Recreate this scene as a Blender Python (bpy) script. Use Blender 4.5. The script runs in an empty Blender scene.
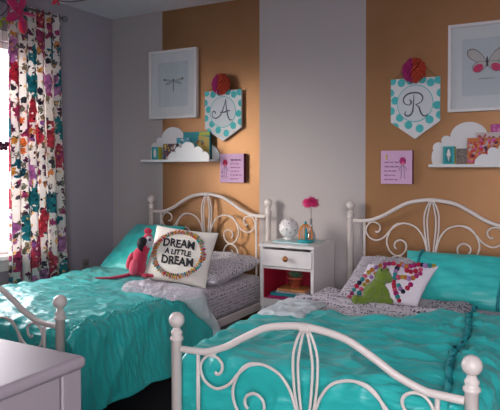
import bpy, bmesh, math, random
from mathutils import Vector, Matrix, noise, Euler
PI = math.pi
R = random.Random(7)
SC = bpy.context.scene
COL = SC.collection

# ------------------------------------------------------------------ materials
def lin(c):
    c = c.lstrip('#'); v = [int(c[i:i+2], 16)/255 for i in (0, 2, 4)]
    return tuple((x/12.92 if x <= .04045 else ((x+.055)/1.055)**2.4) for x in v) + (1,)

MATS = {}
def pbr(name, col, rough=.6, metal=0, bump=0, bscale=60, var=0, vscale=8, sheen=0, spec=None, coat=0):
    if name in MATS: return MATS[name]
    m = bpy.data.materials.new(name); m.use_nodes = True
    nt = m.node_tree; b = nt.nodes['Principled BSDF']
    c = lin(col) if isinstance(col, str) else col
    b.inputs['Base Color'].default_value = c
    b.inputs['Roughness'].default_value = rough
    b.inputs['Metallic'].default_value = metal
    if sheen: b.inputs['Sheen Weight'].default_value = sheen
    if spec is not None: b.inputs['Specular IOR Level'].default_value = spec
    if coat: b.inputs['Coat Weight'].default_value = coat
    if bump or var:
        tc = nt.nodes.new('ShaderNodeTexCoord')
    if bump:
        n = nt.nodes.new('ShaderNodeTexNoise'); n.inputs['Scale'].default_value = bscale; n.inputs['Detail'].default_value = 4
        nt.links.new(tc.outputs['Object'], n.inputs['Vector'])
        bp = nt.nodes.new('ShaderNodeBump'); bp.inputs['Strength'].default_value = bump; bp.inputs['Distance'].default_value = .01
        nt.links.new(n.outputs['Fac'], bp.inputs['Height']); nt.links.new(bp.outputs['Normal'], b.inputs['Normal'])
    if var:
        n2 = nt.nodes.new('ShaderNodeTexNoise'); n2.inputs['Scale'].default_value = vscale; n2.inputs['Detail'].default_value = 3
        nt.links.new(tc.outputs['Object'], n2.inputs['Vector'])
        mx = nt.nodes.new('ShaderNodeMix'); mx.data_type = 'RGBA'
        mx.inputs['A'].default_value = tuple(x*(1-var) for x in c[:3])+(1,)
        mx.inputs['B'].default_value = tuple(min(1, x*(1+var)) for x in c[:3])+(1,)
        nt.links.new(n2.outputs['Fac'], mx.inputs['Factor']); nt.links.new(mx.outputs['Result'], b.inputs['Base Color'])
    MATS[name] = m
    return m

def quilted(m, sx, sy, strength):
    nt = m.node_tree; b = nt.nodes['Principled BSDF']; tc = nt.nodes.new('ShaderNodeTexCoord')
    h = None
    for k, (a, c, w) in enumerate(((sx, sy, 1), (sx*2.3, sy*2.6, .5))):
        mp = nt.nodes.new('ShaderNodeMapping'); mp.inputs['Scale'].default_value = (a, c, a*.6); mp.inputs['Rotation'].default_value = (0, 0, .22*(1-2*k)); nt.links.new(tc.outputs['Object'], mp.inputs[0])
        n = nt.nodes.new('ShaderNodeTexNoise'); n.inputs['Scale'].default_value = 1; n.inputs['Detail'].default_value = 3; n.inputs['Distortion'].default_value = .6; nt.links.new(mp.outputs[0], n.inputs['Vector'])
        s = nt.nodes.new('ShaderNodeMath'); s.operation = 'MULTIPLY'; s.inputs[1].default_value = w; nt.links.new(n.outputs['Fac'], s.inputs[0])
        if h is None: h = s
        else:
            ad = nt.nodes.new('ShaderNodeMath'); ad.operation = 'ADD'; nt.links.new(h.outputs[0], ad.inputs[0]); nt.links.new(s.outputs[0], ad.inputs[1]); h = ad
    bp = nt.nodes.new('ShaderNodeBump'); bp.inputs['Strength'].default_value = strength; bp.inputs['Distance'].default_value = .03
    nt.links.new(h.outputs[0], bp.inputs['Height']); nt.links.new(bp.outputs['Normal'], b.inputs['Normal'])
    return m

def glass_mat():
    if 'clear_glass' in MATS: return MATS['clear_glass']
    m = bpy.data.materials.new('clear_glass'); m.use_nodes = True
    nt = m.node_tree; nt.nodes.clear()
    o = nt.nodes.new('ShaderNodeOutputMaterial'); mx = nt.nodes.new('ShaderNodeMixShader')
    t = nt.nodes.new('ShaderNodeBsdfTransparent'); g = nt.nodes.new('ShaderNodeBsdfGlossy'); g.inputs['Roughness'].default_value = .03
    lw = nt.nodes.new('ShaderNodeLayerWeight'); lw.inputs['Blend'].default_value = .5
    pw = nt.nodes.new('ShaderNodeMath'); pw.operation = 'POWER'; pw.inputs[1].default_value = 5; nt.links.new(lw.outputs['Facing'], pw.inputs[0])
    f = nt.nodes.new('ShaderNodeMath'); f.operation = 'MULTIPLY_ADD'; f.inputs[1].default_value = .9; f.inputs[2].default_value = .03; nt.links.new(pw.outputs[0], f.inputs[0])
    t.inputs['Color'].default_value = (.97, .98, .98, 1)
    nt.links.new(f.outputs[0], mx.inputs[0]); nt.links.new(t.outputs[0], mx.inputs[1]); nt.links.new(g.outputs[0], mx.inputs[2])
    nt.links.new(mx.outputs[0], o.inputs[0])
    MATS['clear_glass'] = m
    return m

def back_wall_mat():
    m = bpy.data.materials.new('striped_wall_paint'); m.use_nodes = True
    nt = m.node_tree; b = nt.nodes['Principled BSDF']; L = nt.links.new
    tc = nt.nodes.new('ShaderNodeTexCoord'); sp = nt.nodes.new('ShaderNodeSeparateXYZ'); L(tc.outputs['Object'], sp.inputs[0])
    def cmp(v, op):
        n = nt.nodes.new('ShaderNodeMath'); n.operation = op; n.inputs[1].default_value = v; L(sp.outputs['X'], n.inputs[0]); return n
    a = cmp(S0, 'GREATER_THAN'); c = cmp(S1, 'LESS_THAN'); d = cmp(S2, 'GREATER_THAN'); e = cmp(S3, 'LESS_THAN')
    ac = nt.nodes.new('ShaderNodeMath'); ac.operation = 'MULTIPLY'; L(a.outputs[0], ac.inputs[0]); L(c.outputs[0], ac.inputs[1])
    de = nt.nodes.new('ShaderNodeMath'); de.operation = 'MULTIPLY'; L(d.outputs[0], de.inputs[0]); L(e.outputs[0], de.inputs[1])
    s = nt.nodes.new('ShaderNodeMath'); s.operation = 'ADD'; L(ac.outputs[0], s.inputs[0]); L(de.outputs[0], s.inputs[1])
    nz = nt.nodes.new('ShaderNodeTexNoise'); nz.inputs['Scale'].default_value = 6; nz.inputs['Detail'].default_value = 5; L(tc.outputs['Object'], nz.inputs['Vector'])
    gm = nt.nodes.new('ShaderNodeMix'); gm.data_type = 'RGBA'; gm.inputs['A'].default_value = GOLD_A; gm.inputs['B'].default_value = GOLD_B
    L(nz.outputs['Fac'], gm.inputs['Factor'])
    mx = nt.nodes.new('ShaderNodeMix'); mx.data_type = 'RGBA'; mx.inputs['A'].default_value = WALLC; L(gm.outputs['Result'], mx.inputs['B'])
    L(s.outputs[0], mx.inputs['Factor']); L(mx.outputs['Result'], b.inputs['Base Color'])
    mm = nt.nodes.new('ShaderNodeMath'); mm.operation = 'MULTIPLY'; mm.inputs[1].default_value = .88; L(s.outputs[0], mm.inputs[0]); L(mm.outputs[0], b.inputs['Metallic'])
    mr = nt.nodes.new('ShaderNodeMapRange'); mr.inputs['To Min'].default_value = .65; mr.inputs['To Max'].default_value = .48
    mc = nt.nodes.new('ShaderNodeMath'); mc.operation = 'MULTIPLY'; mc.inputs[1].default_value = .3; L(s.outputs[0], mc.inputs[0]); L(mc.outputs[0], b.inputs['Coat Weight']); b.inputs['Coat Roughness'].default_value = .42
    L(s.outputs[0], mr.inputs['Value']); L(mr.outputs[0], b.inputs['Roughness'])
    bn = nt.nodes.new('ShaderNodeTexNoise'); bn.inputs['Scale'].default_value = 180; L(tc.outputs['Object'], bn.inputs['Vector'])
    bp = nt.nodes.new('ShaderNodeBump'); bp.inputs['Strength'].default_value = .12; bp.inputs['Distance'].default_value = .004
    L(bn.outputs['Fac'], bp.inputs['Height']); L(bp.outputs['Normal'], b.inputs['Normal'])
    return m

def script_print_mat(name, base, ink, scale=1.0):
    """cotton printed with rows of scribbly writing (uses UV in metres)"""
    if name in MATS: return MATS[name]
    m = bpy.data.materials.new(name); m.use_nodes = True
    nt = m.node_tree; b = nt.nodes['Principled BSDF']; L = nt.links.new
    b.inputs['Roughness'].default_value = .85; b.inputs['Sheen Weight'].default_value = .15
    uv = nt.nodes.new('ShaderNodeUVMap'); sp = nt.nodes.new('ShaderNodeSeparateXYZ'); L(uv.outputs[0], sp.inputs[0])
    rows = nt.nodes.new('ShaderNodeMath'); rows.operation = 'MULTIPLY'; rows.inputs[1].default_value = 95*scale; L(sp.outputs['Y'], rows.inputs[0])
    fr = nt.nodes.new('ShaderNodeMath'); fr.operation = 'PINGPONG'; fr.inputs[1].default_value = 1; L(rows.outputs[0], fr.inputs[0])
    gt = nt.nodes.new('ShaderNodeMath'); gt.operation = 'GREATER_THAN'; gt.inputs[1].default_value = .3; L(fr.outputs[0], gt.inputs[0])
    mp = nt.nodes.new('ShaderNodeMapping'); mp.inputs['Scale'].default_value = (210*scale, 80*scale, 1); L(uv.outputs[0], mp.inputs[0])
    nz = nt.nodes.new('ShaderNodeTexNoise'); nz.inputs['Scale'].default_value = 1; nz.inputs['Detail'].default_value = 2; L(mp.outputs[0], nz.inputs['Vector'])
    g2 = nt.nodes.new('ShaderNodeMath'); g2.operation = 'GREATER_THAN'; g2.inputs[1].default_value = .52; L(nz.outputs['Fac'], g2.inputs[0])
    mp2 = nt.nodes.new('ShaderNodeMapping'); mp2.inputs['Scale'].default_value = (22*scale, 48*scale, 1); L(uv.outputs[0], mp2.inputs[0])
    wn = nt.nodes.new('ShaderNodeTexNoise'); wn.inputs['Scale'].default_value = 1; L(mp2.outputs[0], wn.inputs['Vector'])
    g3 = nt.nodes.new('ShaderNodeMath'); g3.operation = 'GREATER_THAN'; g3.inputs[1].default_value = .46; L(wn.outputs['Fac'], g3.inputs[0])
    m1 = nt.nodes.new('ShaderNodeMath'); m1.operation = 'MULTIPLY'; L(gt.outputs[0], m1.inputs[0]); L(g2.outputs[0], m1.inputs[1])
    m3 = nt.nodes.new('ShaderNodeMath'); m3.operation = 'MULTIPLY_ADD'; m3.inputs[1].default_value = .55; m3.inputs[2].default_value = .45; L(g3.outputs[0], m3.inputs[0])
    m2 = nt.nodes.new('ShaderNodeMath'); m2.operation = 'MULTIPLY'; L(m1.outputs[0], m2.inputs[0]); L(m3.outputs[0], m2.inputs[1])
    mx = nt.nodes.new('ShaderNodeMix'); mx.data_type = 'RGBA'; mx.inputs['A'].default_value = lin(base); mx.inputs['B'].default_value = lin(ink)
    L(m2.outputs[0], mx.inputs['Factor']); L(mx.outputs['Result'], b.inputs['Base Color'])
    MATS[name] = m
    return m

def floral_mat():
    m = bpy.data.materials.new('floral_cotton'); m.use_nodes = True
    nt = m.node_tree; b = nt.nodes['Principled BSDF']; L = nt.links.new
    b.inputs['Roughness'].default_value = .9
    uv = nt.nodes.new('ShaderNodeUVMap')
    def layer(prev, sx, sy, off, thr, cols, keep, dist):
        mp = nt.nodes.new('ShaderNodeMapping'); mp.inputs['Scale'].default_value = (sx, sy, 1); mp.inputs['Location'].default_value = off; L(uv.outputs[0], mp.inputs[0])
        nz = nt.nodes.new('ShaderNodeTexNoise'); nz.inputs['Scale'].default_value = 3.2; nz.inputs['Detail'].default_value = 2; L(mp.outputs[0], nz.inputs['Vector'])
        sub = nt.nodes.new('ShaderNodeVectorMath'); sub.operation = 'SUBTRACT'; sub.inputs[1].default_value = (.5, .5, .5); L(nz.outputs['Color'], sub.inputs[0])
        scl = nt.nodes.new('ShaderNodeVectorMath'); scl.operation = 'SCALE'; scl.inputs['Scale'].default_value = dist; L(sub.outputs[0], scl.inputs[0])
        ad = nt.nodes.new('ShaderNodeVectorMath'); ad.operation = 'ADD'; L(mp.outputs[0], ad.inputs[0]); L(scl.outputs[0], ad.inputs[1])
        v = nt.nodes.new('ShaderNodeTexVoronoi'); v.voronoi_dimensions = '2D'; v.inputs['Scale'].default_value = 1; v.inputs['Randomness'].default_value = .8; L(ad.outputs[0], v.inputs['Vector'])
        lt = nt.nodes.new('ShaderNodeMath'); lt.operation = 'LESS_THAN'; lt.inputs[1].default_value = thr; L(v.outputs['Distance'], lt.inputs[0])
        sc = nt.nodes.new('ShaderNodeSeparateColor'); L(v.outputs['Color'], sc.inputs[0])
        kp = nt.nodes.new('ShaderNodeMath'); kp.operation = 'LESS_THAN'; kp.inputs[1].default_value = keep; L(sc.outputs['Green'], kp.inputs[0])
        ml = nt.nodes.new('ShaderNodeMath'); ml.operation = 'MULTIPLY'; L(lt.outputs[0], ml.inputs[0]); L(kp.outputs[0], ml.inputs[1])
        rp = nt.nodes.new('ShaderNodeValToRGB'); rp.color_ramp.interpolation = 'CONSTANT'
        e = rp.color_ramp.elements
        while len(e) > 1: e.remove(e[-1])
        e[0].position = 0; e[0].color = lin(cols[0])
        for i, c in enumerate(cols[1:]):
            q = e.new((i+1)/len(cols)); q.color = lin(c)
        L(sc.outputs['Red'], rp.inputs[0])
        # petals darker toward the flower's eye
        pn = nt.nodes.new('ShaderNodeTexNoise'); pn.inputs['Scale'].default_value = 5; pn.inputs['Detail'].default_value = 3; L(mp.outputs[0], pn.inputs['Vector'])
        pr = nt.nodes.new('ShaderNodeMapRange'); pr.inputs['From Min'].default_value = .35; pr.inputs['From Max'].default_value = .65; pr.inputs['To Min'].default_value = .55; pr.inputs['To Max'].default_value = 1.35; L(pn.outputs['Fac'], pr.inputs['Value'])
        hs = nt.nodes.new('ShaderNodeHueSaturation'); hs.inputs['Saturation'].default_value = .92; L(pr.outputs[0], hs.inputs['Value']); L(rp.outputs[0], hs.inputs['Color'])
        mx = nt.nodes.new('ShaderNodeMix'); mx.data_type = 'RGBA'; L(ml.outputs[0], mx.inputs['Factor']); L(prev, mx.inputs['A']); L(hs.outputs[0], mx.inputs['B'])
        return mx.outputs['Result']
    base = nt.nodes.new('ShaderNodeRGB'); base.outputs[0].default_value = lin('#f4efea')
    o = layer(base.outputs[0], 26, 15, (3, 1, 0), .34, ['#6b6a60', '#8c8a78', '#5a5560', '#9a8a70', '#7a3a60'], .72, 1.1)
    o = layer(o, 20, 14, (.3, .7, 0), .32, ['#e08a3a', '#b43a7a', '#4a4652', '#d8a040', '#a86ab0'], .4, .8)
    o = layer(o, 7.4, 4.9, (.15, .35, 0), .41, ['#c22c48', '#1f8c94', '#b43a70', '#14788a', '#cc4058', '#c080b4'], .76, 1.0)
    o = layer(o, 27, 22, (.15, .35, 0), .16, ['#f0c060', '#e8e0d8', '#401830'], .6, .5)
    L(o, b.inputs['Base Color'])
    # a thin cotton lets a little daylight through
    tr = nt.nodes.new('ShaderNodeBsdfTranslucent'); L(o, tr.inputs['Color'])
    ms = nt.nodes.new('ShaderNodeMixShader'); ms.inputs[0].default_value = .42
    out = nt.nodes['Material Output']; L(b.outputs[0], ms.inputs[1]); L(tr.outputs[0], ms.inputs[2]); L(ms.outputs[0], out.inputs[0])
    return m

def blind_mat():
    m = bpy.data.materials.new('blind_vinyl'); m.use_nodes = True
    nt = m.node_tree; b = nt.nodes['Principled BSDF']; L = nt.links.new
    b.inputs['Base Color'].default_value = (.9, .9, .9, 1)
    tr = nt.nodes.new('ShaderNodeBsdfTranslucent'); tr.inputs['Color'].default_value = (.9, .9, .9, 1)
    ms = nt.nodes.new('ShaderNodeMixShader'); ms.inputs[0].default_value = .45
    out = nt.nodes['Material Output']; L(b.outputs[0], ms.inputs[1]); L(tr.outputs[0], ms.inputs[2]); L(ms.outputs[0], out.inputs[0])
    return m

# measured places
S0, S1, S2, S3 = -2.876, -2.007, -1.219, -.35
CX, CZ = -3.394, 2.44            # left wall, ceiling
WALLC = lin('#aea7a5')
GOLD_A = lin('#a0754e'); GOLD_B = lin('#ac8159')

WHITE = pbr('white_metal_paint', '#e0d7d0', .35)
WPAINT = pbr('white_furniture_paint', '#e9e6e2', .38, bump=.04, bscale=40)
TEAL = pbr('teal_quilt_cotton', '#2cb8b3', .37, bump=.3, bscale=70, var=.06, vscale=20, sheen=.14)
TEAL2 = pbr('teal_sham_cotton', '#34bbb5', .40, bump=.2, bscale=60, var=.06, vscale=20, sheen=.08)
quilted(TEAL, 4, 24, .35)
TEALD = pbr('teal_piping', '#0f8388', .6)
LINING = pbr('pale_lining_cotton', '#d4dede', .8, bump=.4, bscale=30, var=.08)
PRINT = script_print_mat('grey_script_cotton', '#cdc7cc', '#4a4254')
PRINTW = script_print_mat('large_script_cotton', '#c9c2c8', '#463e52', .5)
PRINTL = script_print_mat('light_script_cotton', '#dedade', '#b4acb8', 1.2)
COTTON = pbr('cream_cotton', '#e8e2d8', .9, bump=.3, bscale=150)
BLACK = pbr('black_ink', '#15151a', .7)
SLATEINK = pbr('slate_ink', '#465062', .7)
GLASS = glass_mat()
VGLASS = GLASS.copy(); VGLASS.name = 'vase_glass'
for _n in VGLASS.node_tree.nodes:
    if _n.type == 'BSDF_TRANSPARENT': _n.inputs['Color'].default_value = (.86, .87, .9, 1)
    if _n.type == 'MATH' and _n.operation == 'MULTIPLY_ADD': _n.inputs[2].default_value = .12

# ------------------------------------------------------------------ object helpers
def put(name, me, mats, parent=None, smooth=True):
    o = bpy.data.objects.new(name, me); COL.objects.link(o)
    for m in (mats if isinstance(mats, (list, tuple)) else [mats]): me.materials.append(m)
    if smooth:
        for p in me.polygons: p.use_smooth = True
    if parent: o.parent = parent
    return o

def bobj(name, bm, mats, parent=None, smooth=True, bev=0, sub=0, seg=2):
    me = bpy.data.meshes.new(name); bm.normal_update(); bm.to_mesh(me); bm.free()
    o = put(name, me, mats, parent, smooth)
    if bev:
        b = o.modifiers.new('b', 'BEVEL'); b.width = bev; b.segments = seg; b.limit_method = 'ANGLE'; b.angle_limit = .6
        b.harden_normals = True
    if sub:
        s = o.modifiers.new('s', 'SUBSURF'); s.levels = sub; s.render_levels = sub
    return o

def empty(name, loc=(0, 0, 0), rz=0):
    o = bpy.data.objects.new(name, None); COL.objects.link(o); o.location = loc; o.rotation_euler = (0, 0, rz)
    o.empty_display_size = .1
    return o

def tag(o, label=None, cat=None, group=None, kind=None):
    if label: o['label'] = label
    if cat: o['category'] = cat
    if group: o['group'] = group
    if kind: o['kind'] = kind
    return o

def struct(o): o['kind'] = 'structure'; return o

def box(bm, x0, x1, y0, y1, z0, z1, mi=0):
    v = [bm.verts.new(p) for p in ((x0,y0,z0),(x1,y0,z0),(x1,y1,z0),(x0,y1,z0),(x0,y0,z1),(x1,y0,z1),(x1,y1,z1),(x0,y1,z1))]
    for f in ((0,3,2,1),(4,5,6,7),(0,1,5,4),(1,2,6,5),(2,3,7,6),(3,0,4,7)):
        bm.faces.new([v[i] for i in f]).material_index = mi
    return bm

def cr(pts, n=8, closed=False):
    """Catmull-Rom through points"""
    P = [Vector(p) for p in pts]; out = []
    N = len(P)
    for i in range(N if closed else N-1):
        if closed: a, b, c, d = P[(i-1) % N], P[i], P[(i+1) % N], P[(i+2) % N]
        else: a, b, c, d = P[max(i-1, 0)], P[i], P[i+1], P[min(i+2, N-1)]
        for k in range(n):
            t = k/n
            out.append(.5*((2*b)+(-a+c)*t+(2*a-5*b+4*c-d)*t*t+(-a+3*b-3*c+d)*t**3))
    if not closed: out.append(P[-1].copy())
    return out

def tube(bm, pts, r, seg=10, closed=False, cap=True, mi=0, flat=1):
    P = [Vector(p) for p in pts]; N = len(P)
    T = []
    for i in range(N):
        if closed: t = P[(i+1) % N]-P[i-1]
        else: t = P[min(i+1, N-1)]-P[max(i-1, 0)]
        T.append(t.normalized() if t.length > 1e-9 else Vector((0, 0, 1)))
    up = Vector((0, 1, 0)) if abs(T[0].y) < .9 else Vector((1, 0, 0))
    n = (up-T[0]*up.dot(T[0])).normalized(); rings = []
    for i in range(N):
        n = (n-T[i]*n.dot(T[i])); n = n.normalized() if n.length > 1e-6 else Vector((1, 0, 0))
        b = T[i].cross(n); rr = r[i] if isinstance(r, (list, tuple)) else r
        rings.append([bm.verts.new(P[i]+(n*math.cos(2*PI*k/seg)+b*math.sin(2*PI*k/seg)*flat)*rr) for k in range(seg)])
    for i in range(N if closed else N-1):
        a, b = rings[i], rings[(i+1) % N]
        for k in range(seg):
            bm.faces.new((a[k], b[k], b[(k+1) % seg], a[(k+1) % seg])).material_index = mi
    if cap and not closed:
        bm.faces.new(rings[0]).material_index = mi; bm.faces.new(rings[-1][::-1]).material_index = mi
    return bm

def lathe(bm, prof, c=(0, 0, 0), seg=20, mi=0):
    rings = []
    for r, z in prof:
        rings.append([bm.verts.new((c[0]+max(r, 1e-5)*math.cos(2*PI*k/seg), c[1]+max(r, 1e-5)*math.sin(2*PI*k/seg), c[2]+z)) for k in range(seg)])
    for a, b in zip(rings, rings[1:]):
        for k in range(seg):
            bm.faces.new((a[k], a[(k+1) % seg], b[(k+1) % seg], b[k])).material_index = mi
    bm.faces.new(rings[0][::-1]).material_index = mi; bm.faces.new(rings[-1]).material_index = mi
    return bm

def ball(bm, c, r, u=16, v=10, rot=None, mi=0):
    r = (r, r, r) if not isinstance(r, (tuple, list)) else r
    M = Matrix.Translation(Vector(c)) @ (rot.to_matrix().to_4x4() if rot else Matrix()) @ Matrix.Diagonal((*r, 1))
    g = bmesh.ops.create_uvsphere(bm, u_segments=u, v_segments=v, radius=1, matrix=M)
    for vv in g['verts']:
        for f in vv.link_faces: f.material_index = mi
    return bm

def prism(bm, poly, y0, y1, mi=0):
    """polygon of (x,z) extruded from y0 (front, nearer the room) to y1"""
    a = [bm.verts.new((x, y0, z)) for x, z in poly]; b = [bm.verts.new((x, y1, z)) for x, z in poly]
    n = len(poly)
    bm.faces.new(a).material_index = mi; bm.faces.new(b[::-1]).material_index = mi
    for i in range(n):
        bm.faces.new((a[i], b[i], b[(i+1) % n], a[(i+1) % n])).material_index = mi
    bmesh.ops.recalc_face_normals(bm, faces=bm.faces[:])
    return bm

def blob(name, balls, mat, parent, vox=.006, smooth=4, disp=0):
    bm = bmesh.new()
    for c, r, *rot in balls: ball(bm, c, r, 20, 14, rot[0] if rot else None)
    o = bobj(name, bm, mat, parent)
    m = o.modifiers.new('r', 'REMESH'); m.mode = 'VOXEL'; m.voxel_size = vox; m.use_smooth_shade = True
    s = o.modifiers.new('s', 'SMOOTH'); s.iterations = smooth; s.factor = .5
    return o

def text_mesh(txt, size, off=0, sx=1):
    cu = bpy.data.curves.new('lettering', 'FONT'); cu.body = txt; cu.size = size; cu.align_x = 'CENTER'; cu.align_y = 'CENTER'
    cu.offset = off; cu.extrude = 0; cu.resolution_u = 3
    to = bpy.data.objects.new('lettering', cu); COL.objects.link(to)
    dg = bpy.context.evaluated_depsgraph_get(); dg.update()
    me = bpy.data.meshes.new_from_object(to.evaluated_get(dg))
    bpy.data.objects.remove(to); bpy.data.curves.remove(cu)
    bm = bmesh.new(); bm.from_mesh(me); bpy.data.meshes.remove(me)
    for v in bm.verts: v.co.x *= sx
    return bm

def copy_tree(o, parent=None):
    c = o.copy(); COL.objects.link(c); c.parent = parent
    for ch in o.children: copy_tree(ch, c)
    return c

# ------------------------------------------------------------------ room shell
RX, FY = 1.3, -4.9               # right wall, wall behind the photographer
WY0, WY1, WZ0, WZ1 = -2.0, -.78, .62, 2.06   # window opening in the left wall
def room():
    wallm = pbr('grey_wall_paint', '#a8a2ab', .65, bump=.06, bscale=180)
    ceilm = pbr('ceiling_paint', '#dedae0', .9, bump=.05, bscale=120)
    bm = bmesh.new(); box(bm, CX-.15, RX+.12, 0, .12, 0, CZ); struct(bobj('wall_back', bm, back_wall_mat(), smooth=False))
    bm = bmesh.new()
    box(bm, CX-.15, CX, FY, WY0, 0, CZ); box(bm, CX-.15, CX, WY1, 0, 0, CZ)
    box(bm, CX-.15, CX, WY0, WY1, 0, WZ0-.04); box(bm, CX-.15, CX, WY0, WY1, WZ1, CZ)
    struct(bobj('wall_left', bm, wallm, smooth=False))
    bm = bmesh.new(); box(bm, RX, RX+.12, FY, 0, 0, CZ); struct(bobj('wall_right', bm, wallm, smooth=False))
    fx0, fx1 = -.3, 1.2
    bm = bmesh.new(); box(bm, CX-.15, fx0, FY-.12, FY, 0, CZ); box(bm, fx1, RX+.12, FY-.12, FY, 0, CZ)
    box(bm, fx0, fx1, FY-.12, FY, 0, .5); box(bm, fx0, fx1, FY-.12, FY, 2.15, CZ)
    struct(bobj('wall_front', bm, wallm, smooth=False))
    bm = bmesh.new(); box(bm, CX-.15, RX+.12, FY-.12, .12, CZ, CZ+.1); struct(bobj('ceiling', bm, ceilm, smooth=False))
    bm = bmesh.new(); box(bm, CX-.15, RX+.12, FY-.12, .12, -.1, 0)
    struct(bobj('floor', bm, pbr('dark_carpet', '#2c2a33', .95, bump=.9, bscale=300, var=.25, vscale=140), smooth=False))
    for nm, a in (('baseboard_back', (CX, RX, -.014, 0)), ('baseboard_left', (CX, CX+.014, FY, -.014)), ('baseboard_right', (RX-.014, RX, FY, -.014))):
        bm = bmesh.new(); box(bm, a[0], a[1], a[2], a[3], 0, .09); struct(bobj(nm, bm, WPAINT, bev=.004))
    # window_1 (left wall): jamb, sash, sill, casing
    w = struct(empty('window_1', (CX, (WY0+WY1)/2, WZ0)))
    def loc(bm): bmesh.ops.translate(bm, verts=bm.verts[:], vec=-w.location); return bm
    bm = bmesh.new()
    x0, x1 = CX-.13, CX-.09
    for a in ((WY0, WY0+.05, WZ0, WZ1), (WY1-.05, WY1, WZ0, WZ1)): box(bm, x0, x1, a[0], a[1], a[2], a[3])
    for z0, z1 in ((WZ0, WZ0+.05), (WZ1-.05, WZ1), ((WZ0+WZ1)/2-.02, (WZ0+WZ1)/2+.02)): box(bm, x0, x1, WY0+.05, WY1-.05, z0, z1)
    bobj('window_frame', loc(bm), WPAINT, w, bev=.003)
    bm = bmesh.new(); box(bm, CX-.112, CX-.108, WY0+.05, WY1-.05, WZ0+.05, WZ1-.05); bobj('pane', loc(bm), GLASS, w, smooth=False)
    bm = bmesh.new(); box(bm, CX-.14, CX+.05, WY0-.06, WY1+.06, WZ0-.035, WZ0); bobj('window_sill', loc(bm), WPAINT, w, bev=.006)
    bm = bmesh.new()
    for a in ((WY0-.07, WY0, WZ0, WZ1+.07), (WY1, WY1+.07, WZ0, WZ1+.07), (WY0, WY1, WZ1, WZ1+.07), (WY0-.07, WY1+.07, WZ0-.11, WZ0-.035)):
        box(bm, CX, CX+.018, *a)
    bobj('window_casing', loc(bm), WPAINT, w, bev=.004)
    # added_fill_window, unseen behind the photographer, added as fill light
    w = struct(empty('added_fill_window', ((fx0+fx1)/2, FY, .5)))
    bm = bmesh.new()
    for a in ((fx0, fx0+.05, .5, 2.15), (fx1-.05, fx1, .5, 2.15), (.43, .47, .5, 2.15), (fx0, fx1, .5, .55), (fx0, fx1, 2.1, 2.15), (fx0, fx1, 1.30, 1.34)): box(bm, a[0], a[1], FY-.09, FY-.05, a[2], a[3])
    bobj('window_frame', loc(bm), WPAINT, w)
    bm = bmesh.new(); box(bm, fx0+.05, fx1-.05, FY-.072, FY-.068, .55, 2.1); bobj('pane', loc(bm), GLASS, w, smooth=False)
    # venetian blind in the left window
    b = tag(empty('window_blind', (CX-.045, (WY0+WY1)/2, WZ0)), 'white slatted blind glowing in the bright window beside the floral curtain', 'blind')
    bm = bmesh.new(); n = 42
    for i in range(n):
        z = .03+i*(WZ1-WZ0-.09)/n; t = .008
        vs = [bm.verts.new(p) for p in ((-.022, WY0-b.location.y+.01, z+t), (.022, WY0-b.location.y+.01, z-t), (.022, WY1-b.location.y-.01, z-t), (-.022, WY1-b.location.y-.01, z+t))]
        bm.faces.new(vs)
    o = bobj('slats', bm, blind_mat(), b, smooth=False); s = o.modifiers.new('s', 'SOLIDIFY'); s.thickness = .0015
    bm = bmesh.new(); box(bm, -.028, .028, WY0-b.location.y+.005, WY1-b.location.y-.005, WZ1-WZ0-.045, WZ1-WZ0-.002); bobj('head_rail', bm, WPAINT, b, bev=.003)
    bm = bmesh.new(); box(bm, -.02, .02, WY0-b.location.y+.01, WY1-b.location.y-.01, .002, .018); bobj('bottom_rail', bm, WPAINT, b, bev=.003)
    # outlet on the left wall
    o = tag(empty('wall_outlet', (CX, -.32, .43)), 'beige electrical outlet low on the dark left wall', 'outlet')
    bm = bmesh.new(); box(bm, 0, .006, -.036, .036, -.058, .058); bobj('cover_plate', bm, pbr('almond_plastic', '#8f8a82', .5), o, bev=.003)
    for z in (-.022, .022):
        bm = bmesh.new(); box(bm, .005, .009, -.017, .017, z-.014, z+.014); bobj('socket', bm, pbr('socket_plastic', '#6f6a66', .5), o, bev=.003)
room()

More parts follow.
